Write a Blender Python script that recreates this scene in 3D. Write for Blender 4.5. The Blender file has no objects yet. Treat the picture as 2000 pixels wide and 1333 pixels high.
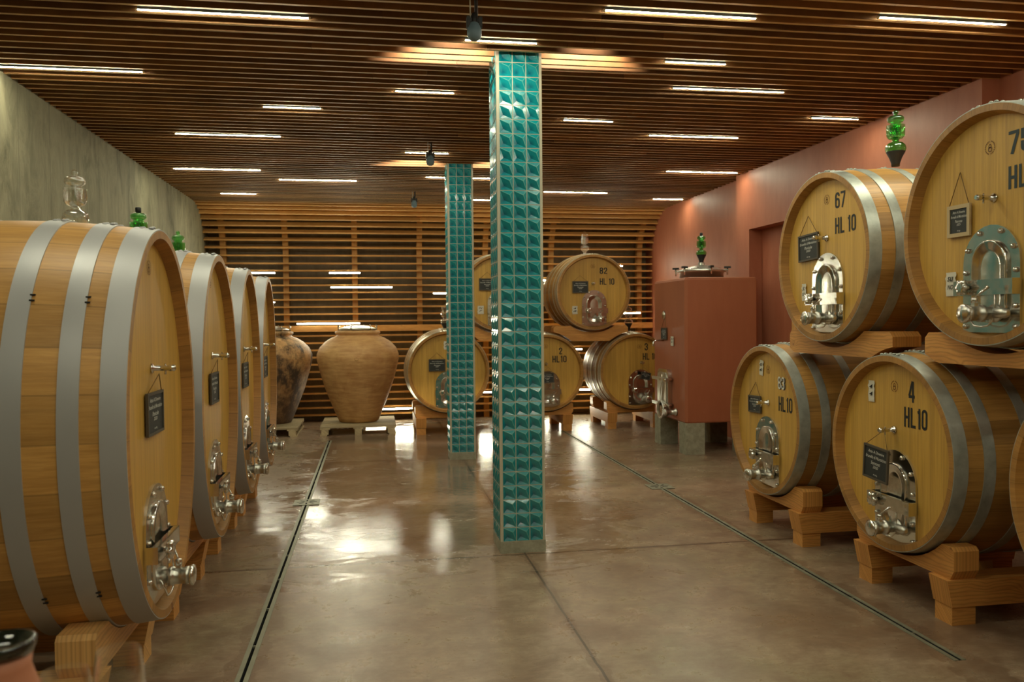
import bpy, math, random
from mathutils import Vector, Matrix
random.seed(7)
PI = math.pi
C = bpy.context.scene.collection
sc = bpy.context.scene

# ------------------------------------------------------------------ camera
F_PX = 1599.17
cam_d = bpy.data.cameras.new('camera')
cam_d.sensor_width = 36.0
cam_d.lens = F_PX / 2000 * 36.0
cam_d.clip_start = 0.05
cam_d.dof.use_dof = True
cam_d.dof.focus_distance = 5.6
cam_d.dof.aperture_fstop = 3.2
cam = bpy.data.objects.new('camera', cam_d)
C.objects.link(cam)
yaw, pit, rol = 0.16769, -0.02529, -0.00959
right = Vector((math.cos(yaw), -math.sin(yaw), 0))
fwd = Vector((math.sin(yaw) * math.cos(pit), math.cos(yaw) * math.cos(pit), math.sin(pit)))
up = right.cross(fwd)
r_ = right * math.cos(rol) + up * math.sin(rol)
u_ = up * math.cos(rol) - right * math.sin(rol)
cam.matrix_world = Matrix(((r_.x, u_.x, -fwd.x, 0), (r_.y, u_.y, -fwd.y, 0), (r_.z, u_.z, -fwd.z, 1.65), (0, 0, 0, 1)))
sc.camera = cam

# ------------------------------------------------------------------ world, exposure
w = bpy.data.worlds.new('world'); sc.world = w; w.use_nodes = True
w.node_tree.nodes['Background'].inputs[0].default_value = (0.9, 0.8, 0.6, 1)
w.node_tree.nodes['Background'].inputs[1].default_value = 0.02
sc.view_settings.view_transform = 'Standard'
sc.view_settings.look = 'None'
sc.view_settings.gamma = 1
sc.view_settings.use_curve_mapping = False
sc.view_settings.exposure = 0.0
sc.cycles.use_denoising = True
sc.cycles.max_bounces = 8
sc.cycles.diffuse_bounces = 5
sc.cycles.transparent_max_bounces = 16
sc.cycles.sample_clamp_indirect = 6
sc.cycles.caustics_reflective = False
sc.cycles.caustics_refractive = False
LED_POWER = 200.0

# ------------------------------------------------------------------ material helpers
class NT:
    def __init__(s, name):
        s.m = bpy.data.materials.new(name); s.m.use_nodes = True
        s.t = s.m.node_tree; s.p = s.t.nodes['Principled BSDF']
    def n(s, kind, **kw):
        o = s.t.nodes.new('ShaderNode' + kind)
        for k, v in kw.items():
            if k.startswith('i_'):
                key = k[2:]
                o.inputs[int(key) if key.isdigit() else key.replace('_', ' ')].default_value = v
            else: setattr(o, k, v)
        return o
    def l(s, a, b): s.t.links.new(a, b)
    def math(s, op, a, b=None, c=None, clamp=False):
        o = s.n('Math', operation=op); o.use_clamp = clamp
        for i, v in enumerate((a, b, c)):
            if v is None: continue
            if isinstance(v, (int, float)): o.inputs[i].default_value = v
            else: s.l(v, o.inputs[i])
        return o.outputs[0]
    def mix(s, f, a, b, mode='MIX'):
        o = s.n('MixRGB', blend_type=mode)
        for i, v in enumerate((f, a, b)):
            if isinstance(v, (int, float)): o.inputs[i].default_value = v
            elif isinstance(v, tuple): o.inputs[i].default_value = (*v, 1) if len(v) == 3 else v
            else: s.l(v, o.inputs[i])
        return o.outputs[0]
    def ramp(s, f, *stops):
        o = s.n('ValToRGB'); e = o.color_ramp.elements
        while len(e) < len(stops): e.new(0.5)
        for el, (pos, col) in zip(e, stops):
            el.position = pos; el.color = (*col, 1) if len(col) == 3 else col
        s.l(f, o.inputs[0]); return o.outputs[0]
    def noise(s, vec, scale, detail=4, rough=0.55, dist=0.0):
        o = s.n('TexNoise'); o.inputs['Scale'].default_value = scale
        o.inputs['Detail'].default_value = detail; o.inputs['Roughness'].default_value = rough
        o.inputs['Distortion'].default_value = dist
        if vec is not None: s.l(vec, o.inputs['Vector'])
        return o.outputs['Fac']
    def scale(s, vec, x, y, z):
        o = s.n('VectorMath', operation='MULTIPLY'); s.l(vec, o.inputs[0]); o.inputs[1].default_value = (x, y, z)
        return o.outputs[0]
    def add(s, vec, v2):
        o = s.n('VectorMath', operation='ADD'); s.l(vec, o.inputs[0])
        if isinstance(v2, tuple): o.inputs[1].default_value = v2
        else: s.l(v2, o.inputs[1])
        return o.outputs[0]
    def base(s, v):
        if isinstance(v, tuple): s.p.inputs['Base Color'].default_value = (*v, 1)
        else: s.l(v, s.p.inputs['Base Color'])
    def rough(s, v):
        if isinstance(v, (int, float)): s.p.inputs['Roughness'].default_value = v
        else: s.l(v, s.p.inputs['Roughness'])
    def bump(s, h, strength=0.3, dist=0.01):
        o = s.n('Bump'); o.inputs['Strength'].default_value = strength; o.inputs['Distance'].default_value = dist
        s.l(h, o.inputs['Height']); s.l(o.outputs[0], s.p.inputs['Normal'])

def simple(name, col, rough=0.5, metal=0.0, coat=0.0, spec=None):
    k = NT(name); k.base(col); k.rough(rough)
    k.p.inputs['Metallic'].default_value = metal
    k.p.inputs['Coat Weight'].default_value = coat
    if spec is not None: k.p.inputs['Specular IOR Level'].default_value = spec
    return k.m

def wood(name, dark, light, var=0.5, plank=True, rough=0.5, grain=60, stretch=0.05, bump=0.12, joint=0.035, jcol=(0.05, 0.025, 0.01), knots=0.0):
    """UV: u counts planks across (integers are joints), v runs along the grain in metres"""
    k = NT(name)
    uv = k.n('UVMap').outputs[0]
    sep = k.n('SeparateXYZ'); k.l(uv, sep.inputs[0])
    idx = k.math('FLOOR', sep.outputs[0])
    wn = k.n('TexWhiteNoise', noise_dimensions='1D'); k.l(idx, wn.inputs['W'])
    rnd = wn.outputs['Value']
    comb = k.n('CombineXYZ'); k.l(k.math('MULTIPLY', sep.outputs[0], 0.12), comb.inputs[0]); k.l(k.math('MULTIPLY', sep.outputs[1], stretch), comb.inputs[1])
    k.l(k.math('MULTIPLY', rnd, 7.0), comb.inputs[2])
    g1 = k.noise(comb.outputs[0], grain, 5, 0.65, 0.3)
    g2 = k.noise(comb.outputs[0], grain * 0.18, 3, 0.5, 1.2)
    c = k.mix(k.math('MULTIPLY_ADD', g1, 1.5, -0.25, clamp=True), dark, light)
    c = k.mix(k.math('MULTIPLY', k.math('SUBTRACT', g2, 0.42), 1.3, clamp=True), c, tuple(x * 0.6 for x in dark))
    v = k.math('MULTIPLY_ADD', rnd, var, 1.0 - var * 0.5)
    cc = k.n('CombineXYZ')
    for i in range(3): k.l(v, cc.inputs[i])
    c = k.mix(1.0, c, cc.outputs[0], 'MULTIPLY')
    if knots and not plank and name.startswith('pine'):
        cv = k.n('CombineXYZ'); k.l(k.math('MULTIPLY', sep.outputs[0], 0.12), cv.inputs[0]); k.l(sep.outputs[1], cv.inputs[1])
        vo = k.n('TexVoronoi'); vo.inputs['Scale'].default_value = 4.2; k.l(k.scale(cv.outputs[0], 1, .8, 1), vo.inputs['Vector'])
        d = vo.outputs['Distance']
        warp = k.math('POWER', 2.718, k.math('MULTIPLY', d, -9.0))
        ph = k.math('ADD', k.math('MULTIPLY', k.math('MULTIPLY', sep.outputs[0], 0.12), 330.0), k.math('ADD', k.math('MULTIPLY', warp, 26.0), k.math('MULTIPLY', k.noise(k.scale(cv.outputs[0], 1, .25, 1), 9, 3), 30.0)))
        rg = k.math('MULTIPLY_ADD', k.math('SINE', ph), 0.5, 0.5)
        c = k.mix(k.math('MULTIPLY', k.math('POWER', rg, 3.0), 0.42), c, tuple(x * .5 for x in dark))
        kn = k.math('SUBTRACT', 1.0, k.math('MULTIPLY', d, 17.0), clamp=True)
        c = k.mix(k.math('MULTIPLY', k.math('POWER', kn, 0.5), knots), c, (0.16, 0.05, 0.014))
    elif knots:
        cv = k.n('CombineXYZ'); k.l(k.math('MULTIPLY', sep.outputs[0], 0.12), cv.inputs[0]); k.l(sep.outputs[1], cv.inputs[1])
        vo = k.n('TexVoronoi'); vo.inputs['Scale'].default_value = 5.0; k.l(cv.outputs[0], vo.inputs['Vector'])
        kn = k.math('SUBTRACT', 1.0, k.math('MULTIPLY', vo.outputs['Distance'], 9.0), clamp=True)
        c = k.mix(k.math('MULTIPLY', kn, knots), c, (0.10, 0.035, 0.012))
    if plank:
        fr = k.math('FRACT', sep.outputs[0])
        d = k.math('MINIMUM', fr, k.math('SUBTRACT', 1.0, fr))
        j = k.math('LESS_THAN', d, joint * 0.5)
        c = k.mix(k.math('MULTIPLY', j, 0.32), c, jcol)
    k.base(c); k.rough(k.math('MULTIPLY_ADD', g1, 0.25, rough - 0.12))
    k.bump(g1, bump, 0.004)
    return k.m

M = {}
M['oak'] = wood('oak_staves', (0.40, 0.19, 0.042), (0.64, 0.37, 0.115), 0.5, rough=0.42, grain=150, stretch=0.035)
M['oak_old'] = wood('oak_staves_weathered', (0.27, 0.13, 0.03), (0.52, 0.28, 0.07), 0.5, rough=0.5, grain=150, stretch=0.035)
M['oak_head'] = wood('oak_head', (0.50, 0.275, 0.048), (0.68, 0.42, 0.09), 0.14, rough=0.45, jcol=(0.25, 0.12, 0.04), joint=0.03, grain=150, stretch=0.035)
M['chime'] = wood('oak_chime', (0.29, 0.13, 0.027), (0.47, 0.245, 0.06), 0.3, rough=0.5, grain=150, stretch=0.035)
M['pine'] = wood('pine_beam', (0.58, 0.24, 0.055), (0.78, 0.40, 0.11), 0.0, plank=False, rough=0.5, grain=45, stretch=0.12, knots=0.8)
M['pine_pale'] = wood('pine_beam_pale', (0.62, 0.32, 0.10), (0.80, 0.48, 0.18), 0.0, plank=False, rough=0.5, grain=45, stretch=0.12, knots=0.4)
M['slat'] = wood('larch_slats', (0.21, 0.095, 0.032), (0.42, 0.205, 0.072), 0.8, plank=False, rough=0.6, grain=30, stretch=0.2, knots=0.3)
M['slat_lit_edge'] = wood('larch_lit_edges', (0.55, 0.35, 0.14), (0.78, 0.54, 0.25), 0.4, plank=False, rough=0.55, grain=30, stretch=0.2)  # same larch, lightened to paint in the floor bounce on the lower edges
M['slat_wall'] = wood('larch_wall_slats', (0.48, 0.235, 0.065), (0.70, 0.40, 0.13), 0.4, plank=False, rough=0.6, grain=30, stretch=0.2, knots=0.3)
M['pallet'] = wood('pallet_wood', (0.30, 0.23, 0.12), (0.50, 0.41, 0.25), 0.4, plank=False, rough=0.8, grain=30)
M['table'] = wood('table_wood', (0.22, 0.12, 0.05), (0.4, 0.24, 0.11), 0.2, rough=0.4)

def metal(name, col, rough, met, nscale=8, amt=0.25):
    k = NT(name); tc = k.n('TexCoord').outputs['Object']
    n = k.noise(tc, nscale, 5, 0.6)
    k.base(k.mix(n, tuple(x * (1 - amt) for x in col), tuple(min(1, x * (1 + amt)) for x in col)))
    k.rough(k.math('MULTIPLY_ADD', n, 0.3, rough - 0.15)); k.p.inputs['Metallic'].default_value = met
    return k.m
M['hoop'] = metal('galvanised_hoop', (0.42, 0.45, 0.41), 0.42, 0.55, 13, 0.5)
M['hoop_paint'] = metal('grey_hoop', (0.44, 0.445, 0.455), 0.45, 0.3, 3, 0.05)
M['hoop_back'] = metal('worn_bright_hoop', (0.62, 0.56, 0.42), 0.36, 0.9, 9, 0.2)
M['steel'] = metal('polished_steel', (0.72, 0.71, 0.66), 0.17, 1.0, 20, 0.06)
M['steel_brushed'] = metal('brushed_steel', (0.60, 0.60, 0.55), 0.32, 1.0, 12, 0.1)
M['drain'] = metal('drain_steel', (0.27, 0.27, 0.20), 0.5, 0.55, 9, 0.45)
M['black'] = simple('black_rubber', (0.012, 0.012, 0.012), 0.5)
M['dark'] = simple('dark_void', (0.006, 0.006, 0.005), 0.9)
M['slate'] = simple('chalkboard_slate', (0.022, 0.026, 0.026), 0.6)
M['board_frame_dark'] = simple('dark_board_frame', (0.075, 0.062, 0.045), 0.6)
M['board_frame_pale'] = simple('pale_board_frame', (0.52, 0.40, 0.22), 0.6)
M['chalk'] = simple('chalk', (0.62, 0.63, 0.58), 0.9)
M['ink'] = simple('black_stencil_paint', (0.012, 0.013, 0.012), 0.6)
M['ink_blue'] = simple('blue_black_stencil_paint', (0.01, 0.028, 0.035), 0.6)
M['ink_white'] = simple('white_stencil_paint', (0.72, 0.72, 0.66), 0.6)
M['brand'] = simple('scorched_brand_mark', (0.15, 0.06, 0.018), 0.7)
M['paper'] = simple('white_paper', (0.68, 0.66, 0.56), 0.8)
M['string'] = simple('jute_string', (0.22, 0.13, 0.05), 0.9)
M['grout'] = simple('cream_grout', (0.50, 0.47, 0.36), 0.75)
M['lamp_body'] = simple('blue_grey_lamp_paint', (0.15, 0.23, 0.28), 0.45)
M['wine_stain'] = simple('wine_stain', (0.10, 0.012, 0.02), 0.6)
M['jug'] = simple('pink_terracotta', (0.50, 0.20, 0.11), 0.55)
M['jug_glaze'] = simple('black_glaze', (0.01, 0.012, 0.008), 0.08, coat=0.6)

def glass(name, col, dens=0.55):
    k = NT(name)
    tr = k.n('BsdfTransparent'); tr.inputs[0].default_value = (*col, 1)
    gl = k.n('BsdfGlossy'); gl.inputs[0].default_value = (1, 1, 1, 1); gl.inputs['Roughness'].default_value = 0.03
    lw = k.n('LayerWeight'); lw.inputs[0].default_value = 0.45
    mx = k.n('MixShader')
    k.l(k.math('MULTIPLY_ADD', lw.outputs['Facing'], dens, 0.05, clamp=True), mx.inputs[0])
    k.l(tr.outputs[0], mx.inputs[1]); k.l(gl.outputs[0], mx.inputs[2])
    k.l(mx.outputs[0], k.t.nodes['Material Output'].inputs[0])
    return k.m
M['glass'] = glass('clear_glass', (0.94, 0.95, 0.92), 0.95)
M['glass_green'] = glass('green_glass', (0.30, 0.78, 0.30), 0.5)

def led():
    k = NT('led_tube_glow'); k.base((1, 1, 1))
    k.p.inputs['Emission Color'].default_value = (0.98, 0.95, 0.69, 1)
    k.p.inputs['Emission Strength'].default_value = LED_POWER
    return k.m
M['led'] = led()

def concrete_wall():
    k = NT('board_marked_concrete'); g = k.n('NewGeometry').outputs['Position']
    sep = k.n('SeparateXYZ'); k.l(g, sep.inputs[0])
    st = k.noise(k.scale(g, 2, 3.2, 1.1), 1.6, 9, 0.72, 0.6)
    bl = k.noise(k.scale(g, 1, 1.2, 0.7), 1.3, 4, 0.6)
    sp = k.noise(g, 38, 3, 0.7)
    c = k.ramp(st, (0.36, (0.095, 0.087, 0.046)), (0.62, (0.27, 0.25, 0.155)))
    c = k.mix(k.math('MULTIPLY_ADD', bl, 1.8, -0.65, clamp=True), c, (0.29, 0.27, 0.175))
    c = k.mix(k.math('MULTIPLY', k.math('GREATER_THAN', sp, 0.68), 0.4), c, (0.16, 0.14, 0.09))
    fr = k.math('FRACT', k.math('MULTIPLY', sep.outputs[1], 1 / 0.62))
    ln = k.math('LESS_THAN', fr, 0.016)
    fr2 = k.math('FRACT', k.math('MULTIPLY_ADD', sep.outputs[1], 1 / 0.31, 0.3))
    ln2 = k.math('MULTIPLY', k.math('LESS_THAN', fr2, 0.02), 0.4)
    c = k.mix(k.math('MULTIPLY', k.math('MAXIMUM', ln, ln2), 0.55), c, (0.10, 0.09, 0.06))
    k.base(c); k.rough(0.8)
    k.bump(k.math('SUBTRACT', k.math('ADD', st, k.math('MULTIPLY', sp, 0.4)), k.math('MULTIPLY', ln, 1.0)), 0.35, 0.01)
    return k.m
M['concrete'] = concrete_wall()

def concrete_block():
    k = NT('cast_concrete'); tc = k.n('TexCoord').outputs['Object']
    n = k.noise(tc, 14, 6, 0.7)
    k.base(k.ramp(n, (0.3, (0.22, 0.22, 0.155)), (0.7, (0.42, 0.41, 0.31)))); k.rough(0.75); k.bump(n, 0.3, 0.005)
    return k.m
M['block'] = concrete_block()

def plaster(name, a, b):
    k = NT(name); g = k.n('NewGeometry').outputs['Position']
    n1 = k.noise(k.scale(g, 1, 1, 0.5), 1.2, 5, 0.6); n2 = k.noise(k.scale(g, 1, 1, 0.25), 9, 4, 0.65)
    c = k.ramp(k.math('ADD', k.math('MULTIPLY', n1, 0.6), k.math('MULTIPLY', n2, 0.4)), (0.35, a), (0.65, b))
    k.base(c); k.rough(0.5); k.bump(n2, 0.12, 0.004)
    return k.m
M['red'] = plaster('red_plaster', (0.35, 0.108, 0.056), (0.45, 0.165, 0.09))
M['tank'] = plaster('red_tank_coating', (0.345, 0.105, 0.047), (0.40, 0.132, 0.062))

def tile_mat():
    k = NT('teal_glaze'); uv = k.n('UVMap').outputs[0]
    sep = k.n('SeparateXYZ'); k.l(uv, sep.inputs[0])
    fx = k.math('FRACT', sep.outputs[0]); fy = k.math('FRACT', sep.outputs[1])
    dx = k.math('SUBTRACT', fx, 0.30); dy = k.math('SUBTRACT', fy, 0.30)
    d = k.math('SQRT', k.math('ADD', k.math('MULTIPLY', dx, dx), k.math('MULTIPLY', dy, dy)))
    f = k.math('SUBTRACT', 1.0, k.math('MULTIPLY', d, 2.8), clamp=True)
    n = k.noise(uv, 3.0, 3)
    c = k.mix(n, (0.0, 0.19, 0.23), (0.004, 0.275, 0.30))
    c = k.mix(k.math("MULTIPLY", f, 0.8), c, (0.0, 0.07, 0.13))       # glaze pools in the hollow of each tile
    ex = k.math('SUBTRACT', fx, 0.72); ey = k.math('SUBTRACT', fy, 0.68)
    def seg(x1, y1):      # distance to the ridge line from the peak to a corner
        vx, vy = x1 - .72, y1 - .68; L2 = vx * vx + vy * vy
        t = k.math('DIVIDE', k.math('ADD', k.math('MULTIPLY', ex, vx), k.math('MULTIPLY', ey, vy)), L2, clamp=True)
        px = k.math('SUBTRACT', ex, k.math('MULTIPLY', t, vx)); py = k.math('SUBTRACT', ey, k.math('MULTIPLY', t, vy))
        return k.math('SQRT', k.math('ADD', k.math('MULTIPLY', px, px), k.math('MULTIPLY', py, py)))
    e = k.math('MINIMUM', k.math('MINIMUM', seg(0, 1), seg(1, 0)), seg(1, 1))
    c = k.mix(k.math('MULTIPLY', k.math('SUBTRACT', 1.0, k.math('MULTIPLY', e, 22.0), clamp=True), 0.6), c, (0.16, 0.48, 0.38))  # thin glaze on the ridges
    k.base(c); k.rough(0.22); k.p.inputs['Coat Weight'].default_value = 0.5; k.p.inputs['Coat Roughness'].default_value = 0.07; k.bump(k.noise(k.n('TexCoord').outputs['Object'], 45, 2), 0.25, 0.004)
    return k.m
M['tile'] = tile_mat()

def terracotta(name, dark):
    k = NT(name); tc = k.n('TexCoord').outputs['Object']
    rings = k.noise(k.scale(tc, 1.2, 1.2, 9), 3, 5, 0.6); n = k.noise(tc, 3.5, 6, 0.65, 0.4)
    c = k.ramp(k.math('ADD', k.math('MULTIPLY', rings, 0.5), k.math('MULTIPLY', n, 0.5)), (0.35, (0.44, 0.215, 0.075)), (0.65, (0.74, 0.46, 0.20)))
    if dark:
        sep = k.n('SeparateXYZ'); k.l(tc, sep.inputs[0])
        m = k.math('MULTIPLY_ADD', k.noise(k.scale(tc, 1, 1, 0.6), 4.5, 8, 0.75), 5.0, -2.1, clamp=True)
        hi = k.math('MULTIPLY_ADD', sep.outputs[2], -0.1, 1.0, clamp=True)
        c = k.mix(k.math('MULTIPLY', m, k.math('ADD', hi, 0.25), clamp=True), c, (0.03, 0.02, 0.012))
        lo = k.math('MULTIPLY_ADD', sep.outputs[2], -0.9, 1.0, clamp=True)
        c = k.mix(k.math('MULTIPLY', lo, 0.8), c, (0.11, 0.055, 0.032))
    k.base(c); k.rough(0.62); k.bump(k.math('ADD', rings, n), 0.25, 0.01)
    return k.m
M['terracotta'] = terracotta('terracotta', False)
M['terracotta_dark'] = terracotta('mould_stained_terracotta', True)

def floor_mat():
    k = NT('wet_polished_concrete'); g = k.n('NewGeometry').outputs['Position']
    sep = k.n('SeparateXYZ'); k.l(g, sep.inputs[0]); X, Y = sep.outputs[0], sep.outputs[1]
    n1 = k.noise(g, 0.9, 6, 0.6, 0.6); n2 = k.noise(g, 4.5, 8, 0.72, 0.3); n3 = k.noise(g, 26, 4, 0.7)
    c = k.ramp(n1, (0.34, (0.23, 0.145, 0.09)), (0.5, (0.36, 0.265, 0.18)), (0.64, (0.275, 0.225, 0.138)))
    c = k.mix(k.math('MULTIPLY', k.math('MULTIPLY_ADD', n2, 4.0, -1.65, clamp=True), 0.85), c, (0.165, 0.10, 0.062))
    n4 = k.noise(k.scale(g, 1, 2.2, 1), 2.1, 9, 0.75, 1.2)
    c = k.mix(k.math('MULTIPLY', k.math('MULTIPLY_ADD', n4, 5.0, -2.6, clamp=True), 0.55), c, (0.40, 0.33, 0.225))
    c = k.mix(k.math('MULTIPLY', k.math('GREATER_THAN', n3, 0.665), 0.55), c, (0.14, 0.08, 0.045))
    n5 = k.noise(k.scale(g, 1, 2.4, 1), 13, 6, 0.75, 0.4)
    c = k.mix(k.math('MULTIPLY', k.math('MULTIPLY_ADD', n5, 3.5, -1.45, clamp=True), 0.6), c, (0.15, 0.10, 0.062))
    # puddles: water lies in the middle of the hall beyond the first joint
    zx = k.math('SUBTRACT', 1.0, k.math('DIVIDE', k.math('ABSOLUTE', k.math('SUBTRACT', X, 0.6)), 2.3), clamp=True)
    zy = k.math('SUBTRACT', 1.0, k.math('DIVIDE', k.math('ABSOLUTE', k.math('SUBTRACT', Y, 9.6)), 5.6), clamp=True)
    zone = k.math('MULTIPLY', k.math('MULTIPLY', zx, 1.6, clamp=True), k.math('MULTIPLY', zy, 2.2, clamp=True))
    pn = k.noise(k.scale(g, 1.0, 1.7, 1), 1.5, 10, 0.74, 0.9)
    wet = k.math('MULTIPLY_ADD', k.math('ADD', k.math('MULTIPLY', pn, 1.0), k.math('MULTIPLY', zone, 0.36)), 9.0, -6.3, clamp=True)
    c = k.mix(k.math('MULTIPLY', wet, 0.45), c, (0.20, 0.13, 0.085))
    # saw-cut joints
    def line(coord, pos, hw):
        return k.math('LESS_THAN', k.math('ABSOLUTE', k.math('SUBTRACT', coord, pos)), hw)
    wob = k.math('MULTIPLY', k.math('SUBTRACT', k.noise(g, 7, 3), 0.5), 0.012)
    j = line(k.math('ADD', X, wob), 1.035, 0.007)
    for p in (1.6, 5.64, 9.78): j = k.math('MAXIMUM', j, line(k.math('ADD', Y, wob), p, 0.008))
    soil = line(k.math('ADD', X, k.math('MULTIPLY', wob, 9.0)), 1.035, 0.03)
    for p in (5.64, 9.78): soil = k.math('MAXIMUM', soil, line(k.math('ADD', Y, k.math('MULTIPLY', wob, 9.0)), p, 0.028))
    dl = k.math('MULTIPLY', k.math('SUBTRACT', k.noise(g, 5, 4), 0.42), 0.35)
    for p in (-0.62, 2.75): soil = k.math('MAXIMUM', soil, k.math('LESS_THAN', k.math('ABSOLUTE', k.math('SUBTRACT', X, p)), k.math('ADD', dl, 0.055)))
    c = k.mix(k.math('MULTIPLY', soil, 0.45), c, (0.13, 0.075, 0.045))
    c = k.mix(k.math('MULTIPLY', j, 0.8), c, (0.05, 0.03, 0.02))
    k.base(c)
    dry = k.math('MULTIPLY_ADD', n2, 0.3, 0.15)
    r = k.n('Mix'); k.l(wet, r.inputs[0]); k.l(dry, r.inputs[2]); k.l(k.math('MULTIPLY_ADD', n5, 0.16, 0.01), r.inputs[3])
    k.rough(r.outputs[0])
    k.p.inputs['Specular IOR Level'].default_value = 0.6
    rip = k.noise(k.scale(g, 1, 1.3, 1), 7, 4, 0.6)
    h = k.math('ADD', k.math('MULTIPLY', n3, 0.12), k.math('ADD', k.math('MULTIPLY', n2, 0.5), k.math('ADD', k.math('MULTIPLY', rip, 0.5), k.math('MULTIPLY', n5, 0.18))))
    h = k.math('SUBTRACT', h, k.math('MULTIPLY', j, 0.6))
    k.bump(h, 0.2, 0.012)
    return k.m
M['floor'] = floor_mat()
M['backwall'] = plaster('dark_cavity_wall', (0.12, 0.09, 0.045), (0.24, 0.18, 0.10))
M['plenum'] = simple('dark_plenum', (0.03, 0.022, 0.014), 0.9)

# ------------------------------------------------------------------ mesh helpers
class MB:
    def __init__(s): s.v = []; s.f = []; s.uv = []; s.sm = []; s.mi = []
    def face(s, idx, uv=None, smooth=False, mi=0):
        s.f.append(tuple(idx)); s.uv.append(uv or [(0, 0)] * len(idx)); s.sm.append(smooth); s.mi.append(mi)
    def box(s, x0, x1, y0, y1, z0, z1, u=None, mi=0, mat=None):
        b = len(s.v)
        P = [(x, y, z) for z in (z0, z1) for y in (y0, y1) for x in (x0, x1)]
        if mat: P = [tuple(mat @ Vector(p)) for p in P]
        s.v += P
        d = (x1 - x0, y1 - y0, z1 - z0); L = max(range(3), key=lambda i: abs(d[i]))
        loc = [(x, y, z) for z in (z0, z1) for y in (y0, y1) for x in (x0, x1)]
        if u is None: u = random.random() * 90
        for f in ((0, 2, 3, 1), (4, 5, 7, 6), (0, 1, 5, 4), (2, 6, 7, 3), (0, 4, 6, 2), (1, 3, 7, 5)):
            oth = [i for i in range(3) if i != L and max(loc[k][i] for k in f) - min(loc[k][i] for k in f) > 1e-9]
            uv = []
            for k in f:
                o = sum(loc[k][i] for i in oth)
                uv.append((math.floor(u) + 0.05 + (o - min(sum(loc[q][i] for i in oth) for q in f)) * 8.33, loc[k][L] + u))
            s.face([b + k for k in f], uv, False, mi)
        return s
    def prism(s, poly, y0, y1, axis='y', u=None, mi=0):
        """polygon of (a, z) extruded along y (a = x) or along x (a = y)"""
        n = len(poly); b = len(s.v)
        if u is None: u = math.floor(random.random() * 90)
        for yy in (y0, y1):
            for a, z in poly: s.v.append((a, yy, z) if axis == 'y' else (yy, a, z))
        def U(k):
            a, z = poly[k % n]; return (u + z * 8.33, a + u)
        f0 = list(range(b, b + n)); f1 = list(range(b + n, b + 2 * n))
        # fan by strips so that notched outlines stay correct
        s.face(f0 if axis == 'y' else f0[::-1], [U(k) for k in (range(n) if axis == 'y' else range(n)[::-1])], False, mi)
        s.face(f1[::-1] if axis == 'y' else f1, [U(k) for k in (range(n)[::-1] if axis == 'y' else range(n))], False, mi)
        for k in range(n):
            q = (k + 1) % n
            f = [b + k, b + n + k, b + n + q, b + q]
            s.face(f if axis == 'y' else f[::-1], [(u + 3, poly[k][0]), (u + 3 + abs(y1 - y0) * 8.33, poly[k][0]), (u + 3 + abs(y1 - y0) * 8.33, poly[q][0]), (u + 3, poly[q][0])], False, mi)
        return s
    def lathe(s, prof, n=24, mat=None, smooth=True, cap0=True, cap1=True, uvs=None, a=1.0, b=1.0, mi=0):
        """prof: (r, z) revolved about z"""
        base = len(s.v)
        for r, z in prof:
            for i in range(n):
                t = 2 * PI * i / n; p = Vector((a * r * math.cos(t), b * r * math.sin(t), z))
                s.v.append(tuple(mat @ p) if mat else tuple(p))
        for j in range(len(prof) - 1):
            for i in range(n):
                k = (i + 1) % n
                s.face([base + j * n + i, base + j * n + k, base + (j + 1) * n + k, base + (j + 1) * n + i], None, smooth, mi)
        if cap0: s.face([base + i for i in range(n)][::-1], None, False, mi)
        if cap1: s.face([base + (len(prof) - 1) * n + i for i in range(n)], None, False, mi)
        return s
    def tube(s, pts, r, n=8, mi=0):
        pts = [Vector(p) for p in pts]; base = len(s.v); prev = None
        for i, p in enumerate(pts):
            d = (pts[min(i + 1, len(pts) - 1)] - pts[max(i - 1, 0)]).normalized()
            a = d.orthogonal().normalized() if prev is None else (prev - d * prev.dot(d)).normalized()
            prev = a; c = d.cross(a)
            rr = r[i] if isinstance(r, (list, tuple)) else r
            for k in range(n):
                t = 2 * PI * k / n; s.v.append(tuple(p + (a * math.cos(t) + c * math.sin(t)) * rr))
        for j in range(len(pts) - 1):
            for k in range(n):
                q = (k + 1) % n
                s.face([base + j * n + k, base + j * n + q, base + (j + 1) * n + q, base + (j + 1) * n + k], None, True, mi)
        s.face([base + k for k in range(n)][::-1], None, False, mi); s.face([base + (len(pts) - 1) * n + k for k in range(n)], None, False, mi)
        return s
    def obj(s, name, mats, parent=None, loc=None, rotz=0.0):
        me = mesh_of(s, name, mats)
        return link(name, me, parent, loc, rotz)

def mesh_of(s, name, mats):
    me = bpy.data.meshes.new(name); me.from_pydata(s.v, [], s.f)
    if not isinstance(mats, (list, tuple)): mats = [mats]
    for m in mats: me.materials.append(M[m] if isinstance(m, str) else m)
    uvl = me.uv_layers.new(name='UVMap'); flat = [c for f in s.uv for p in f for c in p]
    uvl.data.foreach_set('uv', flat)
    me.polygons.foreach_set('use_smooth', s.sm); me.polygons.foreach_set('material_index', s.mi)
    me.update(); return me

def link(name, me, parent=None, loc=None, rotz=0.0):
    o = bpy.data.objects.new(name, me); C.objects.link(o)
    if parent is not None: o.parent = parent
    if loc is not None: o.location = loc
    if rotz: o.rotation_euler = (0, 0, rotz)
    return o

def tag(o, label, cat, group=None, kind=None):
    o['label'] = label; o['category'] = cat
    if group: o['group'] = group
    if kind: o['kind'] = kind
    return o
def thing(name, label, cat, loc=(0, 0, 0), rotz=0.0, group=None):
    o = bpy.data.objects.new(name, None); C.objects.link(o); o.location = loc; o.rotation_euler = (0, 0, rotz)
    o.empty_display_size = 0.1
    return tag(o, label, cat, group)
def struct(o): o['kind'] = 'structure'; return o

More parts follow.
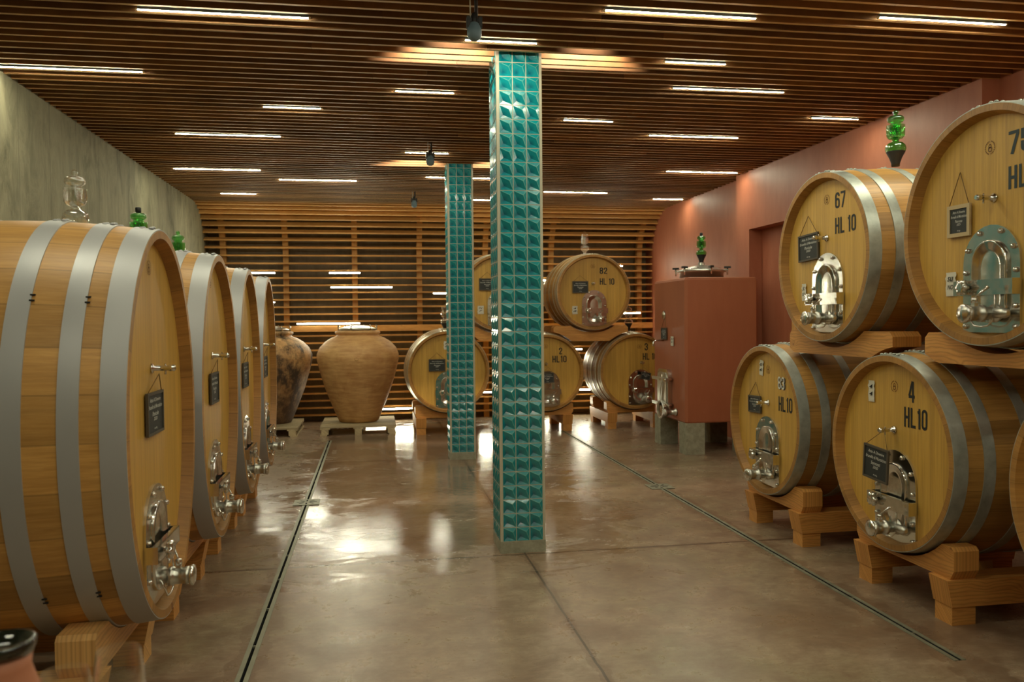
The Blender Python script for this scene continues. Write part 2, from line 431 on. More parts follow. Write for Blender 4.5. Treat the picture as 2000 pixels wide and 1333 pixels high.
YUP = Matrix(((1, 0, 0, 0), (0, 0, -1, 0), (0, 1, 0, 0), (0, 0, 0, 1)))   # lathe axis z -> -y (out of a cask head)
def T(x, y, z): return Matrix.Translation((x, y, z))

_fc = {}
def text_mesh(txt, w, h, bold=0.0, shear=0.0):
    key = (txt, bold, shear)
    if key not in _fc:
        cu = bpy.data.curves.new('t', 'FONT'); cu.body = txt; cu.size = 1.0; cu.offset = bold; cu.shear = shear
        cu.resolution_u = 3; cu.align_x = 'LEFT'; cu.space_line = 1.25
        ob = bpy.data.objects.new('t', cu); C.objects.link(ob)
        dg = bpy.context.evaluated_depsgraph_get(); dg.update()
        me = bpy.data.meshes.new_from_object(ob.evaluated_get(dg))
        vs = [tuple(v.co) for v in me.vertices]; fs = [tuple(p.vertices) for p in me.polygons]
        bpy.data.objects.remove(ob); bpy.data.curves.remove(cu); bpy.data.meshes.remove(me)
        _fc[key] = (vs, fs)
    vs, fs = _fc[key]
    x0 = min(v[0] for v in vs); x1 = max(v[0] for v in vs); y0 = min(v[1] for v in vs); y1 = max(v[1] for v in vs)
    return [((v[0] - x0) / (x1 - x0) * w, (v[1] - y0) / (y1 - y0) * h) for v in vs], fs
def put_text(mb, txt, x, z, w, h, y=0.0, bold=0.0, shear=0.0, mi=0):
    """text in the plane y, readable when looking along +y; x,z = lower left corner"""
    vs, fs = text_mesh(txt, w, h, bold, shear); b = len(mb.v)
    for a, c in vs: mb.v.append((x + a, y, z + c))
    for f in fs: mb.face([b + i for i in f], None, False, mi)

def _rr(x0, z0, x1, z1, r, a0=0, a1=360, n=4):
    """rounded rectangle centre line, counter-clockwise from the angle a0 to a1"""
    out = []
    for cx, cz, q in ((x1 - r, z1 - r, 0), (x0 + r, z1 - r, 90), (x0 + r, z0 + r, 180), (x1 - r, z0 + r, 270)):
        for k in range(n + 1):
            an = q + 90 * k / n
            if a0 <= an <= a1: out.append((cx + r * math.cos(math.radians(an)), cz + r * math.sin(math.radians(an))))
    return out
S_ = .14; H_ = S_ / 2; W_ = .46; A_, B_ = H_, W_ - H_
GL = {
 '0': [(_rr(A_, H_, B_, 1 - H_, .15), True)],
 '1': [([(.20, 0), (.20, 1)], False), ([(.20, .86), (.05, .80)], False)],
 '2': [(_rr(A_, .5, B_, 1 - H_, .15, 0, 180)[::-1] + [], False), ([(B_, .80), (B_, .62), (A_ + .02, .16), (A_ + .02, H_)], False), ([(A_, H_), (W_, H_)], False)],
 '3': [(_rr(A_, .52, B_, 1 - H_, .15, 0, 180), False), ([(B_, .84), (B_, .62), (.30, .52), (.16, .52)], False), ([(.30, .52), (B_, .42), (B_, .2)], False), (_rr(A_, H_, B_, .5, .15, 180, 360), False), ([(A_, .2), (A_, .28)], False), ([(A_, .8), (A_, .74)], False)],
 '4': [([(.34, 0), (.34, 1)], False), ([(.30, 1), (.04, .30)], False), ([(.0, .27), (W_ + .02, .27)], False)],
 '5': [([(W_, 1 - H_), (A_, 1 - H_), (A_, .56)], False), (_rr(A_, H_, B_, .62, .15, 0, 135), False), ([(B_, .5), (B_, .2)], False), (_rr(A_, H_, B_, .62, .15, 180, 360), False), ([(A_, .2), (A_, .28)], False)],
 '6': [(_rr(A_, H_, B_, .58, .15), True), ([(A_, .3), (A_, .82)], False), (_rr(A_, .4, B_, 1 - H_, .15, 0, 180), False), ([(B_, .84), (B_, .74)], False)],
 '7': [([(0, 1 - H_), (B_, 1 - H_), (B_, .84), (.15, 0)], False)],
 '8': [(_rr(A_, H_, B_, .53, .15), True), (_rr(A_, .53, B_, 1 - H_, .14), True)],
 'H': [([(A_, 0), (A_, 1)], False), ([(B_, 0), (B_, 1)], False), ([(A_, .5), (B_, .5)], False)],
 'L': [([(A_, 0), (A_, 1)], False), ([(A_, H_), (.42, H_)], False)],
}
GW = {'1': .28, 'L': .43, ' ': .12, '7': .44}
def put_glyphs(mb, txt, x, z, w, h, y):
    tot = sum(GW.get(c, W_) for c in txt) + .10 * (len(txt) - 1); sx = w / tot; pen = 0
    for c in txt:
        for pts, closed in GL.get(c, []):
            n = len(pts); b = len(mb.v)
            for i, p in enumerate(pts):
                p0 = pts[i - 1] if (i or closed) else p; p1 = pts[(i + 1) % n] if (i < n - 1 or closed) else p
                if p0 == p: p0 = (2 * p[0] - p1[0], 2 * p[1] - p1[1])
                if p1 == p: p1 = (2 * p[0] - p0[0], 2 * p[1] - p0[1])
                d0 = Vector((p[0] - p0[0], p[1] - p0[1])); d1 = Vector((p1[0] - p[0], p1[1] - p[1]))
                if d0.length < 1e-6: d0 = d1
                if d1.length < 1e-6: d1 = d0
                d0.normalize(); d1.normalize(); n0 = Vector((-d0.y, d0.x)); n1 = Vector((-d1.y, d1.x)); nn = n0 + n1
                nn = nn.normalized() if nn.length > 1e-6 else n0
                k = H_ / max(.5, nn.dot(n0))
                for s_ in (-1, 1): mb.v.append((x + (pen + p[0] + s_ * nn.x * k) * sx, y - .00012 * (b % 7), z + (p[1] + s_ * nn.y * k) * h))
            for i in range(n if closed else n - 1):
                j = (i + 1) % n; mb.face([b + 2 * i, b + 2 * i + 1, b + 2 * j + 1, b + 2 * j])
        pen += GW.get(c, W_) + .10

# ------------------------------------------------------------------ room shell
XL, XR, XR2, YB, YBACK, ZC = -2.65, 4.70, 4.85, -3.2, 14.15, 3.5
# floor with two drain slots
fl = MB()
SL = [(-0.628, -0.612, 1.2, 11.62), (2.742, 2.758, 3.47, 11.85)]
xs = sorted({XL - .2, XR2 + .4, -0.628, -0.612, 2.742, 2.758}); ys = sorted({YB, YBACK, 1.2, 11.62, 3.47, 11.85})
for i in range(len(xs) - 1):
    for j in range(len(ys) - 1):
        if any(abs(xs[i] - a) < 1e-6 and ys[j] >= c - 1e-6 and ys[j + 1] <= d + 1e-6 for a, b_, c, d in SL): continue
        b = len(fl.v); fl.v += [(xs[i], ys[j], 0), (xs[i + 1], ys[j], 0), (xs[i + 1], ys[j + 1], 0), (xs[i], ys[j + 1], 0)]
        fl.face([b, b + 1, b + 2, b + 3])
struct(fl.obj('floor', 'floor'))
struct(MB().box(XL - .2, XL, YB, YBACK, 0, 4.35).obj('wall_left', 'concrete'))
wr = MB()
# right wall: main face x=4.70 between y 5.72 and 10.1 with a deep doorway, set back beyond on both sides
D0, D1, DH = 7.55, 9.73, 2.77
wr.box(XR, XR + .6, D1, 10.1, 0, 4.35); wr.box(XR, XR + .6, 5.72, D0, 0, 4.35); wr.box(XR, XR + .6, D0, D1, DH, 4.35)
wr.box(XR2, XR2 + .45, 10.1, YBACK, 0, 4.35); wr.box(XR2, XR2 + .45, YB, 5.72, 0, 4.35)
struct(wr.obj('wall_right', 'red'))
struct(MB().box(XR2 + .02, XR2 + .1, D0, D1, 0, DH).obj('door_1', 'red'))
struct(MB().box(XR2 - .06, XR2 + .0, D1 - 0.98, D1 - 0.90, 0, DH - .02).obj('trim_1', 'pine_pale'))
struct(MB().box(XL - .2, XR2 + .45, YB - .2, YB, 0, 4.35).obj('wall_front', 'concrete'))

# slatted ceiling: boards on edge running across the hall, curving down the end wall
PITCH, TH, DEP = 0.1265, 0.026, 0.10
def board(mb, p, tdir, ndir, x0, x1, u):
    # visible edge (first face) takes the paler slot, with light from below painted in
    E_ = 1
    """one board: p = centre of the visible edge (y,z); tdir along the surface, ndir away from the room"""
    b = len(mb.v)
    t = (tdir[0] * TH / 2, tdir[1] * TH / 2); n = (ndir[0] * DEP, ndir[1] * DEP)
    q = [(p[0] - t[0], p[1] - t[1]), (p[0] + t[0], p[1] + t[1]), (p[0] + t[0] + n[0], p[1] + t[1] + n[1]), (p[0] - t[0] + n[0], p[1] - t[1] + n[1])]
    for x in (x0, x1):
        for yy, zz in q: mb.v.append((x, yy, zz))
    for k in range(4):
        m = (k + 1) % 4
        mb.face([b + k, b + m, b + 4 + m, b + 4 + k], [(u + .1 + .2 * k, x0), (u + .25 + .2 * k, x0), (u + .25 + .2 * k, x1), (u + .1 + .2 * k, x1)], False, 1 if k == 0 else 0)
    mb.face([b + 3, b + 2, b + 1, b], [(u + .5, x0)] * 4); mb.face([b + 4, b + 5, b + 6, b + 7], [(u + .5, x1)] * 4)
def run(mb, p, t, n, xr, u):
    x = XL
    while x < xr - 0.01:
        nx = min(xr, x + random.uniform(2.2, 4.6))
        if xr - nx < 0.8: nx = xr
        board(mb, p, t, n, x, nx - (0.002 if nx < xr else 0), u); u += 1; x = nx
    return u
ce = MB(); u = 0; YC = 12.95; RC = 0.85
y = 5.213 - PITCH * 64
def xend(y): return XR if 5.72 < y < 10.1 else XR2
while y < YC:
    u = run(ce, (y, ZC), (1, 0), (0, 1), xend(y), u); y += PITCH
ceiling = struct(ce.obj('ceiling', ['slat', 'slat_lit_edge']))
struct(MB().box(XL - .2, XR2 + .45, YB - .2, YBACK + .1, 4.35, 4.45).obj('ceiling_void', 'plenum', ceiling))
wb = MB(); a = (y - YC) / RC
while a < PI / 2:
    u = run(wb, (YC + RC * math.sin(a), ZC - RC + RC * math.cos(a)), (math.cos(a), -math.sin(a)), (math.sin(a), math.cos(a)), XR2, u)
    a += PITCH / RC
z = ZC - RC - (a - PI / 2) * RC
while z > 0.06:
    if abs(z - 1.49) > 0.0596: u = run(wb, (YC + RC, z), (0, -1), (1, 0), XR2, u)
    else:
        wb.box(XL, XR2, YC + RC - .015, YC + RC + .03, z - .05, z + .05, u=u); u += 1
    z -= 0.119
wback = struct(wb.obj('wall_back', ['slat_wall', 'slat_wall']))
struct(MB().box(XL - .2, XR2 + .45, YBACK, YBACK + .1, 0, 4.35).obj('wall_back_cavity', 'backwall', wback))
for i, px in enumerate((-2.38, -1.40, -0.29, 0.78, 1.90, 3.05, 4.64)):
    pm = MB(); poly = []
    arc = [(YC + (RC + .095) * math.sin(t), ZC - RC + (RC + .095) * math.cos(t)) for t in [PI / 2 * k / 8 for k in range(2, 9)]]
    arc2 = [(YC + (RC + .20) * math.sin(t), ZC - RC + (RC + .20) * math.cos(t)) for t in [PI / 2 * k / 8 for k in range(2, 9)]]
    poly = arc + [(YC + RC + .095, 0), (YC + RC + .20, 0)] + arc2[::-1]
    pm.prism(poly, px - .045, px + .045, 'x')
    struct(pm.obj('trim_%d' % (i + 2), 'slat_wall'))

# ------------------------------------------------------------------ LED tubes
def led_tube(x0, x1, y, z, label, group):
    t = thing('light_tube', label, 'light', ((x0 + x1) / 2, y, z), 0, group)
    h = (x1 - x0) / 2
    # half-round diffuser under an aluminium channel: it shines down (or out of the end wall)
    wallm = z < 3.3
    def P(x, c, d): return (x, -d, c) if wallm else (x, c, -d)     # d = distance out of the channel
    b = MB(); n = 10; r = .0095
    for x in (-h + .012, h - .012):
        for k in range(n + 1):
            an = PI * k / n; b.v.append(P(x, r * math.cos(an), .0035 * math.sin(an)))
    for k in range(n): 
        f = [k, k + 1, n + 2 + k, n + 1 + k]; b.face(f if wallm else f, None, True)
    b.face(list(range(n + 1))); b.face(list(range(n + 1, 2 * n + 2))[::-1])
    b.obj('glowing_tube', 'led', t)
    for s in (-1, 1):
        x0_, x1_ = s * h - .012 * (s > 0), s * h + .012 * (s < 0)
        m = MB(); m.box(x0_, x1_, *((-.0045, .006, -.0105, .0105) if wallm else (-.0105, .0105, -.0045, .006))); m.obj('end_cap', 'board_frame_pale', t)
    hs = MB().box(-h + .012, h - .012, *((.0003, .022, -.0105, .0105) if wallm else (-.0105, .0105, .0003, .022)))
    hs.obj('housing', 'lamp_body', t)
    return t
def gap(y): return 5.213 + (round((y - 5.213) / PITCH - 0.5) + 0.5) * PITCH
CT = [(-1.35, -0.35, 5.15, 'light tube at the top left of the ceiling above the first left cask'),
 (1.38, 2.36, 4.77, 'light tube right of the pillar nearest the top edge of the ceiling'),
 (3.09, 3.99, 4.61, 'light tube in the top right corner of the ceiling'),
 (-2.62, -1.63, 6.41, 'long light tube meeting the concrete wall at upper left'),
 (0.61, 1.11, 5.40, 'short light tube behind the nearest hanging lamp at the front pillar top'),
 (2.08, 2.56, 5.65, 'short light tube, first below the long one right of the pillar'),
 (2.38, 3.35, 6.27, 'long light tube right of the pillar, below a short one'),
 (0.19, 0.68, 6.65, 'short light tube left of the front pillar above the slats glow'),
 (-0.91, -0.41, 7.30, 'short light tube alone between upper left and middle of the ceiling'),
 (1.75, 2.24, 7.42, 'short light tube just right of the front pillar at mid ceiling'),
 (4.01, 4.50, 7.01, 'short light tube near the red wall beside the green glass bung'),
 (2.75, 3.72, 7.94, 'long light tube at mid ceiling above the red tank, left of the green bung'),
 (-1.88, -0.87, 8.48, 'long light tube, upper one of the pair near the concrete wall'),
 (0.36, 0.85, 9.08, 'short light tube behind the middle hanging lamp'),
 (-2.33, -1.31, 10.28, 'long light tube, lower one of the pair near the concrete wall'),
 (-1.18, -0.18, 10.97, 'long light tube left of the far hanging lamp'),
 (3.63, 4.60, 9.84, 'long light tube ending close to the red wall above the tank'),
 (0.68, 1.68, 10.61, 'light tube whose middle is hidden by the top of the rear pillar'),
 (-2.12, -1.62, 12.27, 'short light tube at the far left end where the ceiling starts to curve'),
 (2.44, 3.40, 11.66, 'long light tube right of the front pillar near the far end'),
 (4.26, 4.76, 12.15, 'short light tube at the far right end above the tank bung'),
 (1.50, 1.98, 12.53, 'short light tube seen between the two pillars at the far end')]
for x0, x1, yy, lb in CT: led_tube(x0, x1, gap(yy), 3.496, lb, 'LED tubes between the ceiling slats')
for x0, x1, yy, zz, lb in [(-2.09, -1.55, 13.78, 2.455, 'light tube on the slatted end wall just above the last left cask'),
 (-0.71, -0.19, 13.78, 2.455, 'short upper light tube of the pair above the pale amphora'),
 (-0.69, 0.33, 13.78, 2.22, 'long lower light tube of the pair above the pale amphora'),
 (-1.24, -0.21, 13.78, 1.625, 'long light tube on the end wall just above the pale amphora lid'),
 (-2.0, -1.56, 13.78, 1.98, 'light tube on the end wall mostly hidden by the last left cask'),
 (-0.15, 0.65, 13.78, 0.19, 'light tube low on the end wall right of the pale amphora foot'),
 (0.99, 1.50, 13.78, 2.115, 'light tube on the end wall running behind the rear pillar'),
 (2.70, 3.02, 13.78, 2.33, 'light tube peeking out left of the upper cask 82'),
 (3.95, 4.31, 13.78, 2.58, 'light tube peeking out at the upper right of cask 82'),
 (4.13, 4.63, 13.78, 1.757, 'light tube on the end wall behind the clear bung of cask 3'),
 (3.0, 3.57, 13.78, 1.14, 'light tube in the upper gap between casks 2 and 3'),
 (3.42, 3.95, 13.78, 0.435, 'light tube in the lower gap between casks 2 and 3'),
 (2.9, 3.35, 13.78, 0.2, 'light tube lowest on the end wall right of cask 2'),
 (1.75, 1.98, 13.78, 0.43, 'light tube in the gap between the rear pillar and the front pillar')]:
    led_tube(x0, x1, yy, zz, lb, 'LED tubes on the slatted end wall')
# tubes of the same ceiling nearer than the photograph's edge
for x0, yy in [(-1.9, 3.4), (0.5, 3.1), (2.9, 3.3), (-0.7, 1.9), (1.7, 1.6), (3.6, 1.4), (-1.9, 0.4), (0.6, 0.1), (2.6, -0.2), (-0.9, -1.4), (1.6, -1.8), (3.4, -1.5)]:
    led_tube(x0, x0 + 1.0, gap(yy), 3.487, 'light tube of the ceiling behind the viewpoint', 'LED tubes behind the viewpoint')

# warm lamps in the ceiling void in front of each pillar
for px, py, lb in ((0.56, 5.40, 'warm lamp in the ceiling void left of the front pillar'), (1.50, 5.40, 'warm lamp in the ceiling void right of the front pillar'),
                   (0.50, 9.38, 'warm lamp in the ceiling void left of the rear pillar'), (1.50, 9.38, 'warm lamp in the ceiling void right of the rear pillar')):
    t = thing('void_lamp', lb, 'lamp', (px, py, 4.0), 0, 'warm lamps in the ceiling void')
    MB().box(-.05, .05, -.03, .03, .0, .05).obj('lamp_housing', 'black', t)
    MB().lathe([(0.004, 0.04), (0.004, 0.2)], 6).obj('hanger', 'steel_brushed', t)
    ld = bpy.data.lights.new('void_lamp_light', 'SPOT'); ld.energy = 190; ld.color = (1.0, 0.85, 0.66)
    ld.spot_size = 1.4; ld.spot_blend = 0.6; ld.shadow_soft_size = 0.02
    lo = bpy.data.objects.new('lamp_light', ld); C.objects.link(lo); lo.parent = t; lo.location = (0, 0.02, -0.01)
    lo.rotation_euler = (math.radians(52), 0, 0)

# ------------------------------------------------------------------ tiled pillars
def pillar(x0, x1, y0, y1, label):
    cx, cy = (x0 + x1) / 2, (y0 + y1) / 2; hx, hy = (x1 - x0) / 2, (y1 - y0) / 2
    t = thing('tiled_pillar', label, 'pillar', (cx, cy, 0), 0, 'teal tiled pillars')
    MB().box(-hx - .002, hx + .002, -hy - .002, hy + .002, 0, .085).obj('plinth', 'block', t)
    MB().box(-hx + .0062, hx - .0062, -hy + .0062, hy - .0062, .08, 4.34).obj('grout_core', 'grout', t)
    tr = MB()
    for sx in (-1, 1):
        for sy in (-1, 1):
            x_, y_ = sx * (hx - .008), sy * (hy - .008)
            tr.box(x_ - .008, x_ + .008, y_ - .008, y_ + .008, .08, 4.34)
    ti = MB(); n = 3; rows = 35; rh = .099; g = .0028
    def tilef(org, ex, ey, nrm, w_, h_, ui, vi):
        b = len(ti.v)
        B = 0.0100
        def P(u_, v_, h): 
            p = org + ex * (g + u_ * (w_ - 2 * g)) + ey * (g + v_ * (h_ - 2 * g)) + nrm * h
            ti.v.append(tuple(p))
        uvp = [(0, 1), (1, 1), (1, 0), (0, 0), (.72, .68), (.30, .30)]
        for (u_, v_), h in zip(uvp, (B, B, B, B, .0195, .0005)): P(u_, v_, h)
        for (u_, v_) in uvp[:4]: P(u_, v_, -.012)
        U = [(ui + .02 + .96 * a_, vi + .02 + .96 * c_) for a_, c_ in uvp]
        # TL=0 TR=1 BR=2 BL=3 A=4 Bv=5
        for f in ((0, 5, 4), (5, 2, 4), (0, 4, 1), (1, 4, 2), (3, 2, 5), (3, 5, 0)):
            ti.face([b + k for k in f], [U[k] for k in f])
        for k in range(4):
            m = (k + 1) % 4; ti.face([b + k, b + m, b + 6 + m, b + 6 + k], [U[k], U[m], U[m], U[k]])
    Z = Vector((0, 0, 1)); LQ = []
    for fi, (org, ex, nrm, wid) in enumerate(((Vector((-hx, -hy, 0)), Vector((1, 0, 0)), Vector((0, -1, 0)), 2 * hx), (Vector((-hx, hy, 0)), Vector((0, -1, 0)), Vector((-1, 0, 0)), 2 * hy),
                            (Vector((hx, -hy, 0)), Vector((0, 1, 0)), Vector((1, 0, 0)), 2 * hy), (Vector((hx, hy, 0)), Vector((-1, 0, 0)), Vector((0, 1, 0)), 2 * hx))):
        w_ = (wid - .034) / n
        for r in range(rows):
            for c in range(n):
                o = org + ex * (.017 + c * w_) + Z * (.085 + r * rh) - nrm * .006
                tilef(o, ex, Z, nrm, w_, rh, c + fi * 3, r)
        # grout joints standing almost flush with the tile edges
        def bar(o, du, dz):
            b = len(tr.v); c0 = o - nrm * .012
            for q in (c0, c0 + du, c0 + du + dz, c0 + dz, o, o + du, o + du + dz, o + dz): tr.v.append(tuple(q))
            for f in ((4, 5, 6, 7), (0, 1, 5, 4), (1, 2, 6, 5), (2, 3, 7, 6), (3, 0, 4, 7)): tr.face([b + k for k in f])
        for r in range(rows + 1): bar(org + ex * .014 + Z * (.085 + r * rh - .003) + nrm * .0024, ex * (wid - .028), Z * .006)
        for c in range(n + 1): bar(org + ex * (.017 + c * w_ - .003) + Z * .085 + nrm * .0021, ex * .006, Z * rows * rh)
    tr.obj('grout_joints', 'grout', t)
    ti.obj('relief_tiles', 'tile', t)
pillar(0.868, 1.19, 5.68, 6.03, 'front pillar of teal relief tiles on a concrete plinth, the taller and nearer one')
pillar(0.883, 1.185, 9.66, 9.98, 'rear pillar of teal relief tiles, the smaller one behind the front pillar')

# ------------------------------------------------------------------ hanging lamps
for (x, y, lb) in ((.60, 4.75, 'nearest blue-grey lamp hanging in front of the front pillar top'), (.61, 8.6, 'middle blue-grey lamp hanging left of the rear pillar top'), (.60, 11.8, 'farthest and smallest blue-grey lamp hanging under the slats')):
    t = thing('hanging_lamp', lb, 'lamp', (x, y, 3.27), 0, 'blue-grey hanging lamps')
    MB().tube([(.012, 0, .14), (.012, 0, .72)], .010).obj('suspension_rod', 'black', t)
    MB().tube([(-.022, 0, .13), (-.024, .0, .4), (-.022, 0, .72)], .004).obj('cable', 'grout', t)
    br = MB(); br.box(-.045, -.025, -.02, .02, .075, .135); br.box(.025, .045, -.02, .02, .075, .135); br.box(-.03, .03, -.012, .012, .105, .13)
    br.lathe([(.016, .09), (.02, .1), (.02, .14), (.012, .16)], 12)
    br.obj('bracket', 'black', t)
    MB().lathe([(.004, 0), (.022, .003), (.036, .014), (.042, .034), (.043, .06), (.041, .062), (.038, .08), (.026, .10), (.016, .108)], 20).obj('lamp_head', 'lamp_body', t)

# ------------------------------------------------------------------ floor drains
def drain(x, y0, y1, label, yend=0.0):
    t = thing('floor_drain', label, 'drain', (x, y0, 0), 0, 'slot drains in the floor')
    L = y1 - y0
    MB().box(-.031, -.008, 0, L, 0, .003).box(.008, .031, 0, L, 0, .003).obj('steel_flange', 'drain', t)
    tr = MB(); b = 0
    tr.v += [(-.008, 0, 0), (-.008, L, 0), (-.008, L, -.08), (-.008, 0, -.08), (.008, 0, 0), (.008, L, 0), (.008, L, -.08), (.008, 0, -.08)]
    tr.face([0, 1, 2, 3]); tr.face([4, 7, 6, 5]); tr.face([3, 2, 6, 7]); tr.face([0, 3, 7, 4]); tr.face([1, 5, 6, 2])
    tr.obj('trough', 'dark', t)
    cb = MB(); yy = .35
    while yy < L: cb.box(-.008, .008, yy - .004, yy + .004, -.01, .0015); yy += .55
    cb.obj('cross_bars', 'drain', t)
drain(-0.62, 1.2, 11.62, 'long slot drain running along the left casks')
drain(2.75, 3.47, 11.85, 'long slot drain running along the right cask stacks')
def cover(x, y, label):
    t = thing('drain_cover', label, 'drain cover', (x, y, .003), 0, 'square drain covers')
    MB().box(-.115, .115, -.115, .115, 0, .004).obj('cover_plate', 'drain', t)
    s = MB()
    for k in range(8):
        R = Matrix.Rotation(k * PI / 4, 4, 'Z'); s.box(.03, .09, -.007, .007, .004, .0048, mat=R)
    s.obj('star_slots', 'dark', t)
cover(-.62, 7.65, 'square steel drain cover with star slots in the left floor drain')
cover(2.75, 7.65, 'square steel drain cover with star slots in the right floor drain')

# ------------------------------------------------------------------ casks
def ell(a, b, t): return (a * math.cos(t), b * math.sin(t))
NSEG = 96
def cask_body(a, b, L, bulge, inset, wall=.045):
    m = MB(); ns = 30
    ny = 14
    prof = []
    for i in range(ny + 1):
        s = i / ny; k = 1 - (2 * s - 1) ** 2
        prof.append((s * L, bulge * k))
    rings = [(inset, -wall - .004), (0.0, -wall + .012), (0.0, -.004)] + [(y, g) for y, g in prof] + [(L, -.004), (L, -wall + .012), (L - inset, -wall - .004)]
    base = 0
    for (y, g) in rings:
        for i in range(NSEG + 1):
            t = 2 * PI * i / NSEG; x, z = ell(a + g, b + g, t); m.v.append((x, y, z + b))
    N1 = NSEG + 1
    for j in range(len(rings) - 1):
        for i in range(NSEG):
            u0, u1 = i / NSEG * ns, (i + 1) / NSEG * ns
            v0, v1 = rings[j][0] + abs(rings[j][1]), rings[j + 1][0] + abs(rings[j + 1][1])
            m.face([j * N1 + i, j * N1 + i + 1, (j + 1) * N1 + i + 1, (j + 1) * N1 + i], [(u0, v0), (u1, v0), (u1, v1), (u0, v1)], 2 < j < len(rings) - 4, 1 if (j < 3 or j > len(rings) - 5) else 0)
    return m
def gfun(y, L, bulge): return bulge * (1 - (2 * y / L - 1) ** 2)
def hoop_mb(a, b, L, bulge, y0, y1, rivets=True, th=.005):
    m = MB(); K = 3; N1 = NSEG
    prof = [(y0 + (y1 - y0) * k / K, gfun(y0 + (y1 - y0) * k / K, L, bulge) + th) for k in range(K + 1)]
    def strip(pr, smooth):
        base = len(m.v)
        for y, g in pr:
            for i in range(NSEG):
                x, z = ell(a + g, b + g, 2 * PI * i / NSEG); m.v.append((x, y, z + b))
        for j in range(len(pr) - 1):
            for i in range(NSEG):
                q = (i + 1) % NSEG
                m.face([base + j * NSEG + i, base + j * NSEG + q, base + (j + 1) * NSEG + q, base + (j + 1) * NSEG + i], None, smooth)
    strip(prof, True)
    strip([(y0, gfun(y0, L, bulge) - .002), prof[0]], False); strip([prof[-1], (y1, gfun(y1, L, bulge) - .002)], False)
    if rivets:
        # overlapping strap end with rivets on the crown
        ym = (y0 + y1) / 2; g = gfun(ym, L, bulge) + th
        for da in (-.13, -.07, .07, .13):
            for dy in ((-.22, .22) if y1 - y0 > .06 else (0,)):
                t = PI / 2 + da; x, z = ell(a + g, b + g, t)
                m.lathe([(.011, -.002), (.010, .004), (.005, .007)], 8, T(x, ym + dy * (y1 - y0), z + b))
    return m
def head_mb(a, b, y, zc, seg=NSEG):
    m = MB(); pw = .105; u0 = math.floor(random.random() * 50)
    m.v.append((0, y, zc))
    for i in range(seg):
        x, z = ell(a, b, 2 * PI * i / seg); m.v.append((x, y, z + zc))
    for i in range(seg):
        q = (i + 1) % seg; f = [0, 1 + i, 1 + q]
        m.face(f, [(50 + u0 + m.v[k][0] / pw, m.v[k][2]) for k in f])
    return m

